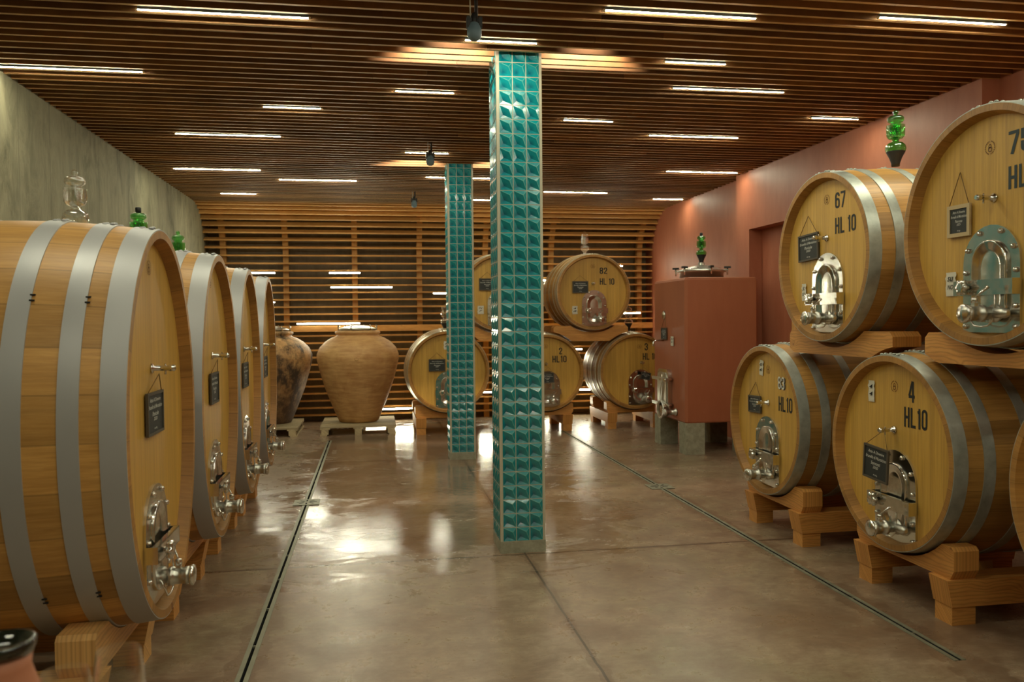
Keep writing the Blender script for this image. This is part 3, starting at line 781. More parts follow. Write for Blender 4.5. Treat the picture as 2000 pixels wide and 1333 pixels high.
# small metalwork shared by all casks (built about a head plane y=0 looking along +y)
def arch(w_, h_, n=14):
    r = w_ / 2; pts = [(-r, 0), (r, 0)]
    for i in range(n + 1): t = PI * i / n; pts.append((r * math.cos(t), h_ - r + r * math.sin(t)))
    return pts
def arch_mb(w_, h_, y0, y1): return MB().prism(arch(w_, h_), y1, y0, 'y')
PW, PH = .375, .53
def make_manway():
    d = {}
    m = MB(); outer = arch(PW, PH); m.prism(outer, -.012, 0, 'y'); d['plate'] = mesh_of(m, 'manway', 'steel')
    m = MB()                                       # dished door with raised lip
    w_, h_ = .235, .42
    levels = [(1.0, -.012), (1.0, -.026), (.96, -.030), (.90, -.025), (.66, -.021), (.58, -.013), (.50, -.014)]
    A = arch(w_, h_, 18); A[0] = (-w_ / 2 + .0, .05); A[1] = (w_ / 2, .05)
    # rounded bottom
    bot = [(w_ / 2 * math.cos(t), .06 + .06 * math.sin(t)) for t in [-PI * k / 10 for k in range(1, 10)]]
    A = [(w_ / 2 * math.cos(t), h_ - w_ / 2 + w_ / 2 * math.sin(t)) for t in [PI * k / 18 for k in range(19)]] + [(w_ / 2 * math.cos(t), .10 + .085 * math.sin(t)) for t in [PI + PI * k / 14 for k in range(15)]]
    cx_, cz_ = 0, h_ / 2
    n = len(A)
    for s_, y_ in levels:
        for a_, z_ in A: m.v.append((cx_ + a_ * s_ if s_ == 1 else a_ * s_, y_, cz_ + (z_ - cz_) * (1 - (1 - s_) * w_ / h_ * 1.0)))
    for j in range(len(levels) - 1):
        for k in range(n):
            q = (k + 1) % n; m.face([j * n + k, j * n + q, (j + 1) * n + q, (j + 1) * n + k], None, True)
    m.face([(len(levels) - 1) * n + k for k in range(n)], None, True)
    m.v = [(x, y, z + .035) for x, y, z in m.v]
    d['door'] = mesh_of(m, 'manway_door', 'steel')
    m = MB().lathe([(.0135, 0), (.0135, .008), (.009, .015), (.003, .017)], 8, YUP)
    d['bolt'] = mesh_of(m, 'bolt', 'steel')
    # clamp bar: a channel bridging the door
    m = MB(); z0, z1 = .185, .26
    m.box(-.195, .195, -.062, -.056, z0, z1); m.box(-.195, .195, -.062, -.038, z1 - .005, z1); m.box(-.195, .195, -.062, -.038, z0, z0 + .005)
    for s_ in (-1, 1): m.box(s_ * .192 - .005, s_ * .192 + .005, -.062, -.012, z0, z1)
    d['bar'] = mesh_of(m, 'clamp_bar', 'steel')
    m = MB(); nn = 48
    def scal(k): return .036 * (1 + .16 * math.cos(6 * 2 * PI * k / nn))
    for y_, s_ in ((-.076, .6), (-.078, 1), (-.098, 1.05), (-.106, .7), (-.103, .25)):
        for k in range(nn):
            t = 2 * PI * k / nn; m.v.append((scal(k) * s_ * math.cos(t), y_, scal(k) * s_ * math.sin(t)))
    for j in range(4):
        for k in range(nn):
            q = (k + 1) % nn; m.face([j * nn + k, j * nn + q, (j + 1) * nn + q, (j + 1) * nn + k], None, True)
    m.face([k for k in range(nn)]); m.face([4 * nn + k for k in range(nn)])
    m.lathe([(.012, .0), (.012, .08)], 12, YUP)
    m.v = [(x - .10, y, z + .225) for x, y, z in m.v]
    d['wheel'] = mesh_of(m, 'hand_wheel', 'steel')
    m = MB(); pts = [(.075, -.05, .24), (.085, -.06, .12), (.075, -.062, .06), (.045, -.062, .035), (0, -.062, .028), (-.05, -.062, .035), (-.08, -.06, .07), (-.085, -.04, .12)]
    d['bail'] = mesh_of(m.tube(pts, .0045), 'bail_handle', 'steel')
    return d
MW = make_manway()
def make_valve():
    d = {}
    m = MB()
    m.lathe([(.045, .012), (.045, .024), (.031, .026), (.031, .085), (.042, .087), (.042, .105), (.037, .107), (.037, .155), (.040, .157), (.040, .175), (.030, .176)], 24, YUP)
    m.box(-.012, .012, -.138, -.118, .025, .055)
    m.lathe([(.024, 0), (.024, .085), (.020, .10), (.010, .108)], 18, T(.0, -.036, 0) @ Matrix.Rotation(PI / 2, 4, 'Y'))
    d['body'] = mesh_of(m, 'outlet_valve', 'steel_brushed')
    m = MB().lathe([(.042, .176), (.046, .180), (.046, .190), (.036, .196), (.006, .199)], 20, YUP)
    m.tube([(.04, -.183, -.025), (.052, -.188, -.035), (.056, -.188, -.005), (.048, -.185, .03)], .003)
    m.tube([(-.03, -.187, .028), (-.034, -.195, .0), (-.03, -.187, -.03)], .003)
    d['cap'] = mesh_of(m, 'valve_cap', 'steel')
    m = MB().lathe([(.015, .05), (.015, .072), (.007, .078)], 12, T(0, -.128, 0)).tube([(0, -.128, .074), (.02, -.112, .098), (.045, -.09, .128)], [.004, .005, .0085])
    d['lever'] = mesh_of(m, 'valve_lever', 'steel')
    m = MB().lathe([(.022, 0), (.022, .008), (.012, .010), (.012, .075), (.015, .077), (.015, .098), (.010, .104)], 14, YUP)
    m.tube([(0, -.06, -.004), (0, -.06, -.028)], .005)
    m.tube([(0, -.06, .008), (0, -.06, .02)], .004)
    d['tap'] = mesh_of(m, 'sampling_tap', 'steel')
    return d
VV = make_valve()
def stamp_mb(y):
    m = MB(); R = .034
    for k in range(22):
        t = 2 * PI * k / 22; t2 = t + .17
        if k in (5, 16): continue
        b = len(m.v)
        for rr, tt in ((R * .82, t), (R, t), (R, t2), (R * .82, t2)): m.v.append((rr * math.cos(tt), y, rr * math.sin(tt)))
        m.face([b, b + 1, b + 2, b + 3])
    for zz, rr in ((.008, .010), (-.009, .013)):
        b = len(m.v)
        for ro in (rr, rr * .62):
            for k in range(14):
                t = 2 * PI * k / 14; m.v.append((ro * math.cos(t), y, zz + ro * math.sin(t)))
        for k in range(14):
            q = (k + 1) % 14; m.face([b + k, b + q, b + 14 + q, b + 14 + k])
    m.box(-.012, .012, y, y + .0003, -.001, .002)
    return m

def cask(label, loc, rotz, a, b, L, bulge, body, hoops, hoopm, door=(0, .05), tap=(.0, .13), valve=(.06, .095), num=None, stamp=(.0, .385), group=None, inset=.055, ink='ink', numbox=None, hlbox=None, hl='HL 10', bz=0.0, vy=-.02):
    """loc: bottom of the front rim; local -y is the way the head faces, z=b the axis"""
    t = thing('wooden_cask', label, 'cask', loc, rotz, group)
    cask_body(a, b, L, bulge, inset).obj('stave_body', [body, 'chime'], t)
    head_mb(a - .049, b - .049, inset, b).obj('head', 'oak_head', t)
    hb = head_mb(a - .049, b - .049, L - inset, b); hb.f = [f[::-1] for f in hb.f]; hb.obj('rear_head', 'oak_head', t)
    for (y0, y1) in hoops: hoop_mb(a, b, L, bulge, y0, y1).obj('hoop', hoopm, t)
    # manway
    dx, dz = door
    mw = link('manway', MW['plate'], t, (dx, inset, dz))
    link('manway_door', MW['door'], mw); link('clamp_bar', MW['bar'], mw, (0, 0, bz)); link('hand_wheel', MW['wheel'], mw, (0, 0, bz)); link('bail_handle', MW['bail'], mw)
    r = PW / 2 - .022
    pos = [(-r, .03), (r, .03), (-r, .13), (r, .13), (-r, .30), (r, .30)] + [(r * math.cos(q), PH - PW / 2 + r * math.sin(q)) for q in (math.radians(d) for d in (25, 65, 115, 155))]
    for bx, bz in pos: link('bolt', MW['bolt'], mw, (bx, -.012, bz))
    ov = link('outlet_valve', VV['body'], t, (dx + valve[0], inset + vy, dz + valve[1]))
    link('valve_cap', VV['cap'], ov); link('valve_lever', VV['lever'], ov)
    link('sampling_tap', VV['tap'], t, (tap[0], inset, b + tap[1]))
    if stamp:
        o = stamp_mb(0).obj('maker_stamp', 'brand', t, (stamp[0], inset - .0015, b + stamp[1]))
    if num:
        x, z, w_, h_ = numbox
        m = MB(); put_glyphs(m, num, x, b + z, w_, h_, inset - .0015); m.obj('cask_number', ink, t)
        if ink == 'ink' and num == '83':
            m = MB(); put_glyphs(m, num, x - .010, b + z + .004, w_ * .95, h_, inset - .0022); m.obj('faded_number', 'ink_white', t)
        x, z, w_, h_ = hlbox
        m = MB(); put_glyphs(m, hl, x, b + z, w_, h_, inset - .0015); m.obj('volume_mark', ink, t)
    return t

HR = [(0.002, .078), (.165, .228), (.40, .46), (.66, .72), (.892, .955), (1.042, 1.118)]
HLf = [(0.002, .095), (.165, .24), (.36, .44), (.66, .74), (.86, .935), (1.005, 1.098)]
RF, LF = -PI / 2, PI / 2
XH = 2.95
RG = 'round oak casks stacked along the red wall'
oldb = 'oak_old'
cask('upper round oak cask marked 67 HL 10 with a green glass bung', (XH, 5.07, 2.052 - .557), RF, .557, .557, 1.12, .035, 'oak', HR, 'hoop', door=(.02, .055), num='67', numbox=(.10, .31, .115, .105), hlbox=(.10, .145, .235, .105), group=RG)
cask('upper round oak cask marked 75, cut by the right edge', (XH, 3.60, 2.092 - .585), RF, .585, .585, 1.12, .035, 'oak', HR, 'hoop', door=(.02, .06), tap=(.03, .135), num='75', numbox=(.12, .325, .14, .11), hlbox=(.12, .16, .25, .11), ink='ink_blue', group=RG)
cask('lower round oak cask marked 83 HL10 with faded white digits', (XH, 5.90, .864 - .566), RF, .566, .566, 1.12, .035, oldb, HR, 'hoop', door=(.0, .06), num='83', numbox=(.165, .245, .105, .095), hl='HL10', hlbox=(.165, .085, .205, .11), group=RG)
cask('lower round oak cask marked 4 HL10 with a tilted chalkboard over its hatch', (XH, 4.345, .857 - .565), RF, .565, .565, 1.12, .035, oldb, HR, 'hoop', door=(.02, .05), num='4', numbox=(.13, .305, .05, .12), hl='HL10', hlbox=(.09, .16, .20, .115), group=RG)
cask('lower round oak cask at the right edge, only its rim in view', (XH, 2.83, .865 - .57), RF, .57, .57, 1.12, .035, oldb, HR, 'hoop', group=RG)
LG = 'tall oval oak casks along the concrete wall'
lefts = [(3.91, .60, .865, 'first and nearest tall oval oak cask at left with wide grey hoops'),
         (5.31, .60, .865, 'second tall oval oak cask at left, behind the nearest one'),
         (6.56, .53, .855, 'third tall oval oak cask at left'),
         (7.73, .485, .855, 'fourth and farthest tall oval oak cask at left, beside the dark amphora')]
LX = -.93
for yc, ra, rz, lb in lefts:
    c = cask(lb, (LX, yc, 1.20 - rz), LF, ra, rz, 1.1, .04, 'oak', HLf, 'hoop_paint', door=(-.02, .065), tap=(-.02, .25), valve=(-.03, .115), bz=.03, vy=.02, stamp=(-.03, .70), group=LG)
    for (h0, h1) in HLf[1:3]:
        for an in (PI - .66, PI + .78):
            g = gfun(h0, 1.1, .04) + .006; m = MB()
            for dz in (-.009, .009):
                x, z = ell(ra + g, rz + g, an + dz / ra); m.box(x - .002, x + .006, h0 - .012, h0 + .006, z + rz - .003, z + rz + .003)
            m.obj('hoop_staple', 'black', c)
    if yc < 4:
        x, z = ell(ra, rz, -PI / 2 + .06)
        MB().box(x - .004, x + .004, -.0008, .003, z + rz + .001, z + rz + .03).obj('wine_stain', 'wine_stain', c)
BG = 'round oak casks stacked at the slatted end wall'
HB = [(0.004, .05), (.075, .11), (.20, .235), (.40, .44), (.66, .70), (.93, .99)]
YB0 = 11.75
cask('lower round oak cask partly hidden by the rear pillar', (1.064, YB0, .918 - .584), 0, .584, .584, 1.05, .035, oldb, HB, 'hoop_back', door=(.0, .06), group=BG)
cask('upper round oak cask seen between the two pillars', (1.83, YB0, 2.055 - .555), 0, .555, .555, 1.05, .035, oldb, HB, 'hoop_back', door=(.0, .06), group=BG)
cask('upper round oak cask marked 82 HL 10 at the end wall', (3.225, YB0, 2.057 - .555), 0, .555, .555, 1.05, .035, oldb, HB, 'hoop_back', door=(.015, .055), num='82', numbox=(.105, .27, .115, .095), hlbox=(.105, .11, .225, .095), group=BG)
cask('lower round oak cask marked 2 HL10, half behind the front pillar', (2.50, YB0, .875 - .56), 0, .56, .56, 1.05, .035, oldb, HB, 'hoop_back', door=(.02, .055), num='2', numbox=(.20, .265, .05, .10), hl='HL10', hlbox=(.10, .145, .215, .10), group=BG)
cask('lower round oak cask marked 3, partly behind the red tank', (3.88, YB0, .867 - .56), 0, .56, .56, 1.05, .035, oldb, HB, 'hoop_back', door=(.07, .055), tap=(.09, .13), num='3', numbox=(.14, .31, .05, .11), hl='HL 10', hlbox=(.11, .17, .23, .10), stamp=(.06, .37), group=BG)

# ------------------------------------------------------------------ cradles
def arc_pts(cx, cz, a, b, x0, x1, n=14, top=False):
    out = []
    for i in range(n + 1):
        x = x0 + (x1 - x0) * i / n; q = max(0, 1 - ((x - cx) / a) ** 2)
        out.append((x, cz + (b if top else -b) * math.sqrt(q)))
    return out
def cradle(label, loc, rotz, dx, a, b, zc, hw=.44, y0=.06, y1=.86, zb=.245, zt=.42, mat='pine', railx=.355, raill=(.03, 1.08), group=None, g=.028):
    """floor cradle: two notched cross beams on two long rails on four feet; dx = cask centre relative to cradle centre"""
    t = thing('cask_cradle', label, 'cradle', loc, rotz, group)
    for yy in (y0, y1):
        A, B = a + g, b + g
        # crossing of the cask outline with the top line
        q = math.sqrt(max(0, 1 - ((zt - zc) / B) ** 2)) * A
        xs0, xs1 = max(dx - q, -hw + .03), min(dx + q, hw - .03)
        top = arc_pts(dx, zc, A, B, xs0, xs1)
        poly = [(-hw + .03, zb), (hw - .03, zb), (hw, zb + .05), (hw, zt - .02), (hw - .02, max(zt, top[-1][1]))] + top[::-1] + [(-hw + .02, max(zt, top[0][1])), (-hw, zt - .02), (-hw, zb + .05)]
        # keep order tidy
        MB().prism(poly, yy, yy + .15, 'y').obj('cross_beam', mat, t)
    for s in (-1, 1):
        m = MB(); x0, x1 = s * railx - .075, s * railx + .075
        m.prism([(raill[0], zb), (raill[1], zb), (raill[1] - .03, .10), (raill[0] + .03, .10)][::-1], x0, x1, 'x')
        m.obj('rail', mat, t)
        for yy in (raill[0] + .035, raill[1] - .175):
            MB().box(x0 + .008, x1 - .008, yy, yy + .14, 0, .10).obj('foot', mat, t)
    return t
CG = 'pine cradles under the lower casks'
cradle('pine cradle under the cask marked 83', (XH, 5.83, 0), RF, -.07, .566, .566, .864, group=CG)
cradle('pine cradle under the cask marked 4', (XH, 4.29, 0), RF, -.055, .565, .565, .857, group=CG)
cradle('pine cradle under the cask at the right edge', (XH, 2.81, 0), RF, -.02, .57, .57, .865, group=CG)
for (yc, ra, rz, lb), cc, od in zip(lefts, (3.86, 5.19, 6.50, 7.66), ('first, nearest', 'second', 'third', 'fourth, farthest')):
    cradle('pine cradle under the %s tall oval cask at left' % od, (-1.11 + .05, cc, 0), LF, yc - cc, ra, rz, 1.20, hw=.42, y0=.04, y1=.72, mat='pine_pale' if cc < 4 else 'pine', railx=.37 if cc < 4 else .36, raill=(.02, .98), g=.03, group='pine cradles under the oval casks')
cradle('pine cradle under the end-wall cask behind the rear pillar', (1.02, YB0 + .05, 0), 0, .044, .584, .584, .918, group=CG)
cradle('pine cradle under the end-wall cask marked 2', (2.47, YB0 + .0, 0), 0, .03, .56, .56, .875, group=CG)
cradle('pine cradle under the end-wall cask marked 3', (3.88, YB0 + .05, 0), 0, 0, .56, .56, .867, mat='pine', group=CG)
def top_beam(label, cx, z0, z1, hw, up_c, up_z, up_r, low, axis, p0, p1, group):
    """notched beam laid on two lower casks, carrying an upper one. along = coordinate of the beam's length"""
    g = .032
    q = math.sqrt(max(0, (up_r + g) ** 2 - (z1 - up_z) ** 2))
    top = [(x, z) for x, z in arc_pts(up_c, up_z, up_r + g, up_r + g, up_c - q, up_c + q)]
    bot = []
    n = 40
    for i in range(n + 1):
        x = cx - hw + 2 * hw * i / n; z = z0
        for lc, lz, lr in low:
            d = abs(x - lc)
            if d < lr + g: z = max(z, lz + math.sqrt((lr + g) ** 2 - d * d))
        z = min(z, z1 - .06); bot.append((x, z))
    poly = bot + [(cx + hw, z1 - .03), (cx + hw - .03, z1)] + top[::-1] + [(cx - hw + .03, z1), (cx - hw, z1 - .03)]
    m = MB(); m.prism(poly if axis == 'y' else poly, p0, p1, axis)
    # centre the origin on the beam
    X0 = (cx, (p0 + p1) / 2, z0) if axis == 'y' else ((p0 + p1) / 2, cx, z0)
    m.v = [(v[0] - X0[0], v[1] - X0[1], v[2] - X0[2]) for v in m.v]
    tag(m.obj('stacking_beam', 'pine', None, X0), label, 'beam', group)
SG = 'notched beams between lower and upper casks'
low_r = [(5.90, .864, .585), (4.345, .857, .585), (2.83, .865, .59)]
for p0, where in ((XH + .10, 'front'), (XH + .83, 'rear')):
    top_beam('notched pine beam under the %s of the upper cask marked 67' % where, 5.04, 1.395, 1.56, .61, 5.07, 2.052, .572, low_r, 'x', p0, p0 + .19, SG)
    top_beam('notched pine beam under the %s of the upper cask marked 75' % where, 3.56, 1.395, 1.56, .58, 3.60, 2.092, .60, low_r, 'x', p0, p0 + .19, SG)
low_b = [(1.064, .918, .60), (2.50, .875, .575), (3.88, .867, .575)]
for p0, where in ((YB0 + .08, 'front'), (YB0 + .78, 'rear')):
    top_beam('notched pine beam under the %s of the upper cask between the pillars' % where, 1.80, 1.36, 1.56, .60, 1.83, 2.055, .57, low_b, 'y', p0, p0 + .19, SG)
    top_beam('notched pine beam under the %s of the upper cask marked 82' % where, 3.20, 1.33, 1.56, .57, 3.225, 2.057, .57, low_b, 'y', p0, p0 + .19, SG)

# ------------------------------------------------------------------ chalkboards, notes
def chalkboard(label, loc, rotz, w_, h_, lines, frame='board_frame_dark', tilt=0.0, apex=None, fr=.012, group='small chalkboards hanging on the casks'):
    """loc: centre of the board against the surface; local -y faces out"""
    t = thing('chalkboard', label, 'chalkboard', loc, rotz, group)
    R = Matrix.Rotation(-tilt, 4, 'Y')
    def rot(m): m.v = [tuple(R @ Vector(v)) for v in m.v]; return m
    f = MB(); a, b = w_ / 2, h_ / 2
    f.box(-a, a, -.016, -.004, b - fr, b); f.box(-a, a, -.016, -.004, -b, -b + fr); f.box(-a, -a + fr, -.016, -.004, -b + fr, b - fr); f.box(a - fr, a, -.016, -.004, -b + fr, b - fr)
    rot(f).obj('frame', frame, t)
    rot(MB().box(-a + fr, a - fr, -.011, -.005, -b + fr, b - fr)).obj('slate', 'slate', t)
    m = MB(); iw = w_ - 2 * fr; ih = h_ - 2 * fr
    for (txt, fw, zc, fh) in lines:
        ww = iw * fw; put_text(m, txt, -ww / 2 if txt[0] != '*' else -iw / 2 + .01, zc * ih / 2 - fh * ih / 2, ww, fh * ih, -.0118, bold=.004, shear=.25)
    rot(m).obj('chalk_writing', 'chalk', t)
    if apex:
        p = Vector(apex)
        c1 = R @ Vector((-a * .85, -.010, b)); c2 = R @ Vector((a * .85, -.010, b))
        MB().tube([c1, p, c2], .0022, 5).obj('string', 'string', t)
    return t
def lines(name, year='2020'):
    return [('Atto A Divenire', .72, .72, .10), ('Brunello di Montalcino', .92, .36, .11), (name, .42, -.02, .12), (year, .24, -.30, .09), ('Az.Ag.', .2, -.82, .07)]
YH = .055   # inset of the heads
def on_right(yc, zc, dx, dz): return (XH + YH - .003, yc - dx, zc + dz)
chalkboard('dark-framed chalkboard hanging on cask 67 beside its tap', on_right(5.07, 2.052, -.215, .085), RF, .26, .185, lines('Panicale'), apex=(-.02, .0, .22), tilt=.04)
chalkboard('pale wood framed chalkboard hanging on cask 75', on_right(3.60, 2.092, -.20, .05), RF, .165, .165, lines('Pianrosso', '2021'), frame='board_frame_pale', apex=(-.005, .0, .25), tilt=.0, fr=.02)
chalkboard('small dark chalkboard hanging on cask 83', on_right(5.90, .864, -.205, .10), RF, .21, .135, lines('Sormonti'), apex=(0, 0, .175), tilt=.03)
chalkboard('tilted dark chalkboard hanging from the tap of cask 4', (XH - .045, 4.36, .79), RF, .235, .20, lines('Sormonti'), apex=(.035, .02, .20), tilt=-.07)
for (yc, ra, rz, lb), od in zip(lefts, ('first, nearest', 'second', 'third', 'fourth, farthest')):
    chalkboard('dark chalkboard hanging under the tap of the %s oval cask at left' % od, (LX - YH + .003, yc - .02, 1.25), LF, .27 if od[0] == 'f' and od[1] == 'i' else .25, .19, lines('Panicale'), apex=(0, -.03, .175), tilt=.0)
def on_back(xc, zc, dx, dz): return (xc + dx, YB0 + YH - .003, zc + dz)
chalkboard('dark chalkboard on the end-wall cask partly hidden by the rear pillar', on_back(1.064, .918, -.165, .095), 0, .24, .175, lines('Panicale', '2021'), apex=(0, 0, .18))
chalkboard('dark chalkboard on the upper cask between the two pillars', on_back(1.83, 2.055, -.19, .12), 0, .24, .175, lines('Panicale'), apex=(0, 0, .18))
chalkboard('dark chalkboard on the upper cask marked 82', on_back(3.225, 2.057, -.195, .075), 0, .24, .175, lines('Panicale'), apex=(0, 0, .17))
chalkboard('dark chalkboard hanging over the hatch of cask 2', (2.50, YB0 - .04, .80), 0, .20, .15, lines('Sormonti'), apex=(0.02, 0, .16), tilt=.05)
chalkboard('tilted dark chalkboard hanging over the hatch of cask 3', (4.0, YB0 - .04, .80), 0, .15, .11, lines('Sormonti'), apex=(-.04, 0, .14), tilt=-.2)
def note(label, loc, rotz, w_, h_, txt, tilt=0.0):
    t = thing('paper_note', label, 'note', loc, rotz, 'paper notes taped to casks and tank')
    m = MB(); n = 8; R = Matrix.Rotation(-tilt, 4, 'Y')
    for i in range(n + 1):
        z = h_ * (i / n - .5); y = -.003 - .004 * math.sin(i * 1.3) ** 2; x = .004 * math.sin(i * 1.9)
        m.v += [(-w_ / 2 + x, y, z), (w_ / 2 + x * .7, y, z)]
    for i in range(n): m.face([2 * i, 2 * i + 1, 2 * i + 3, 2 * i + 2], None, True)
    m.v = [tuple(R @ Vector(v)) for v in m.v]; m.obj('sheet', 'paper', t)
    m = MB()
    for k, s_ in enumerate(txt): put_text(m, s_, -w_ * .3, h_ * (.12 - k * .34), w_ * .6, h_ * .2, -.0085, bold=.01, shear=.3)
    m.v = [tuple(R @ Vector(v)) for v in m.v]; m.obj('handwriting', 'ink', t)
note('narrow white paper note on cask 67 left of its hatch', on_right(5.07, 2.052, -.285, -.225), RF, .055, .12, ['S', '07'])
note('white paper note on cask 75 lower left of its chalkboard', on_right(3.60, 2.092, -.265, -.275), RF, .075, .125, ['su', 'NO'])
note('white paper note on cask 83 above its chalkboard', on_right(5.90, .864, -.10, .395), RF, .06, .12, ['0', '6'], tilt=-.1)
note('white paper note on cask 4 left of its number', on_right(4.345, .857, -.215, .34), RF, .06, .13, ['4', '4'])
note('white paper note low on the upper cask between the pillars', on_back(1.83, 2.055, -.29, -.25), 0, .09, .12, ['N', '7'])
note('white paper note low left on cask 82', on_back(3.225, 2.057, -.28, -.265), 0, .08, .12, ['4', 'a'])
note('white paper note at the top of the cask behind the rear pillar', on_back(1.064, .918, -.03, .38), 0, .07, .12, ['1', 'a'])

# ------------------------------------------------------------------ glass bungs
def bung(label, loc, gm, plug='black', s=1.0, tip=False):
    t = thing('glass_bung', label, 'bung', loc, 0, 'glass fermentation bungs')
    P = lambda pr: [(r * s, z * s) for r, z in pr]
    if plug:
        MB().lathe(P([(.026, -.01), (.028, .01), (.040, .045), (.060, .085), (.061, .09)]), 28).obj('plug', plug, t)
        MB().lathe(P([(.061, .088), (.067, .108), (.062, .13), (.045, .147), (.022, .155), (.022, .172)]), 32, cap0=False, cap1=False).obj('bulb', gm, t)
    else:
        MB().lathe(P([(.018, -.01), (.020, .05), (.045, .07), (.063, .09), (.067, .108), (.062, .13), (.045, .147), (.022, .155), (.022, .172)]), 32, cap0=False, cap1=False).obj('bulb', gm, t)
    m = MB(); m.lathe(P([(.022, .17), (.045, .178), (.057, .195), (.059, .22), (.058, .262), (.060, .265)]), 32, cap0=False, cap1=False)
    m.lathe(P([(.016, .172), (.015, .27)]), 20, cap0=False, cap1=False)
    m.obj('water_cup', gm, t)
    MB().lathe(P([(.034, .195), (.035, .268), (.033, .282), (.046, .288), (.053, .300), (.052, .316), (.040, .328), (.016, .333), (.011, .338), (.017, .347), (.018, .356), (.013, .365), (.004, .369)]), 32, cap0=False).obj('bell_cap', gm, t)
    if tip: MB().lathe(P([(.014, .334), (.020, .338), (.020, .366), (.016, .371)]), 20).obj('tip', 'black', t)
    return t
bung('large clear glass bung on top of the first tall oval cask', (LX - .37, 3.93, 2.035), 'glass', None, .82)
bung('green glass bung with dark tip on the second tall oval cask', (LX - .47, 5.31, 2.04), 'glass_green', 'black', .86, True)
bung('small green glass bung on the third tall oval cask', (LX - .52, 6.56, 2.035), 'glass_green', 'black', .86)
bung('green glass bung with black plug on top of cask 67', (XH + .56, 5.07, 2.68), 'glass_green', 'black')
bung('clear glass bung on top of cask 82', (3.225, YB0 + .52, 2.64), 'glass', None)
bung('clear glass bung with dark plug on top of cask 3', (3.92, YB0 + .52, 1.50), 'glass', 'black')
bung('clear glass bung at the left edge of the rear pillar, on its cask', (1.06, YB0 + .52, 1.53), 'glass', 'black')

# ------------------------------------------------------------------ amphorae on pallets
def pallet(label, x0, x1, y0, y1):
    t = thing('pallet', label, 'pallet', ((x0 + x1) / 2, (y0 + y1) / 2, 0), 0, 'wooden pallets under the amphorae')
    a, b = (x1 - x0) / 2, (y1 - y0) / 2
    n = 7; wd = 2 * b / n
    for k in range(n): MB().box(-a, a, -b + k * wd + .012, -b + (k + 1) * wd - .012, .108, .130).obj('deck_board', 'pallet', t)
    for i in (-1, 0, 1):
        MB().box(i * (a - .07) - .07, i * (a - .07) + .07, -b, b, .088, .108).obj('stringer', 'pallet', t)
        MB().box(i * (a - .05) - .05, i * (a - .05) + .05, -b, b, 0, .018).obj('bottom_board', 'pallet', t)
        for j in (-1, 0, 1):
            MB().box(i * (a - .07) - .05, i * (a - .07) + .05, j * (b - .07) - .07, j * (b - .07) + .07, .018, .088).obj('block', 'pallet', t)
pallet('pale wooden pallet under the pale amphora', -.78, .31, 12.1, 13.3)
pallet('wooden pallet under the dark stained amphora', -2.15, -1.10, 12.1, 13.3)
def amphora(label, x, y, mat, k=1.0):
    t = thing('amphora', label, 'amphora', (x, y, .13), 0, 'terracotta amphorae on pallets')
    pr = [(.27, 0), (.295, .012), (.325, .08), (.40, .26), (.50, .52), (.575, .78), (.615, .95), (.615, 1.03), (.575, 1.13), (.49, 1.22), (.40, 1.275), (.325, 1.305), (.310, 1.325), (.335, 1.34), (.34, 1.365), (.325, 1.385), (.27, 1.388), (.255, 1.37)]
    MB().lathe([(r * k, z) for r, z in pr], 56).obj('clay_body', mat, t)
    ld = MB().lathe([(.262, 1.375), (.268, 1.40), (.275, 1.402), (.275, 1.418), (.262, 1.425), (.17, 1.455), (.06, 1.466), (.02, 1.468)], 40).obj('steel_lid', 'steel_brushed', t)
    for q in range(6):
        an = q * PI / 3 + .2; R = Matrix.Rotation(an, 4, 'Z')
        m = MB().box(.262, .30, -.012, .012, 1.395, 1.408, mat=R); m.tube([R @ Vector((.29, 0, 1.37)), R @ Vector((.295, 0, 1.455)), R @ Vector((.28, 0, 1.475))], .008, 6); m.lathe([(.016, 1.44), (.016, 1.455)], 8, R @ T(.29, 0, 0))
        m.obj('lid_clamp', 'steel', t)
    return t
am = amphora('pale terracotta amphora with steel lid on a pallet, in front of the slatted wall', -.235, 12.72, 'terracotta')
MB().lathe([(.03, 0), (.032, .02), (.022, .035), (.02, .03)], 16, YUP).obj('clay_spout', 'terracotta', am, (-.01, -.592, .98))
amphora('dark mould-stained terracotta amphora beside the farthest oval cask', -1.54, 12.85, 'terracotta_dark')

# ------------------------------------------------------------------ red tank
tk = thing('red_tank', 'square red coated concrete tank on grey blocks beside the red wall', 'tank', (4.17, 9.92, 0))
tb = MB(); hx, hy, z0, z1, bv = .47, .56, .385, 2.15, .035
def ring(z, d): return [(-hx + d, -hy + .03, z), (-hx + d + .03, -hy + d * .6, z), (hx - d - .03, -hy + d * .6, z), (hx - d, -hy + .03, z), (hx - d, hy - .03, z), (hx - d - .03, hy - d, z), (-hx + d + .03, hy - d, z), (-hx + d, hy - .03, z)]
levels = [(z0, .012), (z0 + .015, 0), (z1 - bv, 0), (z1 - .008, .014), (z1, .035)]
for z, d in levels: tb.v += ring(z, d)
for j in range(len(levels) - 1):
    for k in range(8):
        q = (k + 1) % 8; tb.face([j * 8 + k, j * 8 + q, (j + 1) * 8 + q, (j + 1) * 8 + k])
tb.face(list(range(8))[::-1]); tb.face([(len(levels) - 1) * 8 + k for k in range(8)])
tb.obj('tank_body', 'tank', tk)
for sx in (-1, 1):
    for sy in (-1, 1):
        cx, cy = sx * (hx - .125), sy * (hy - .115)
        MB().box(cx - .12, cx + .12, cy - .11, cy + .11, 0, z0).obj('support_block', 'block', tk)
MB().lathe([(.275, z1), (.275, z1 + .085), (.305, z1 + .087), (.305, z1 + .108), (.28, z1 + .116), (.19, z1 + .150), (.06, z1 + .180), (.04, z1 + .185), (.04, z1 + .215)], 44, T(-.03, 0, 0)).obj('tank_lid', 'steel_brushed', tk)
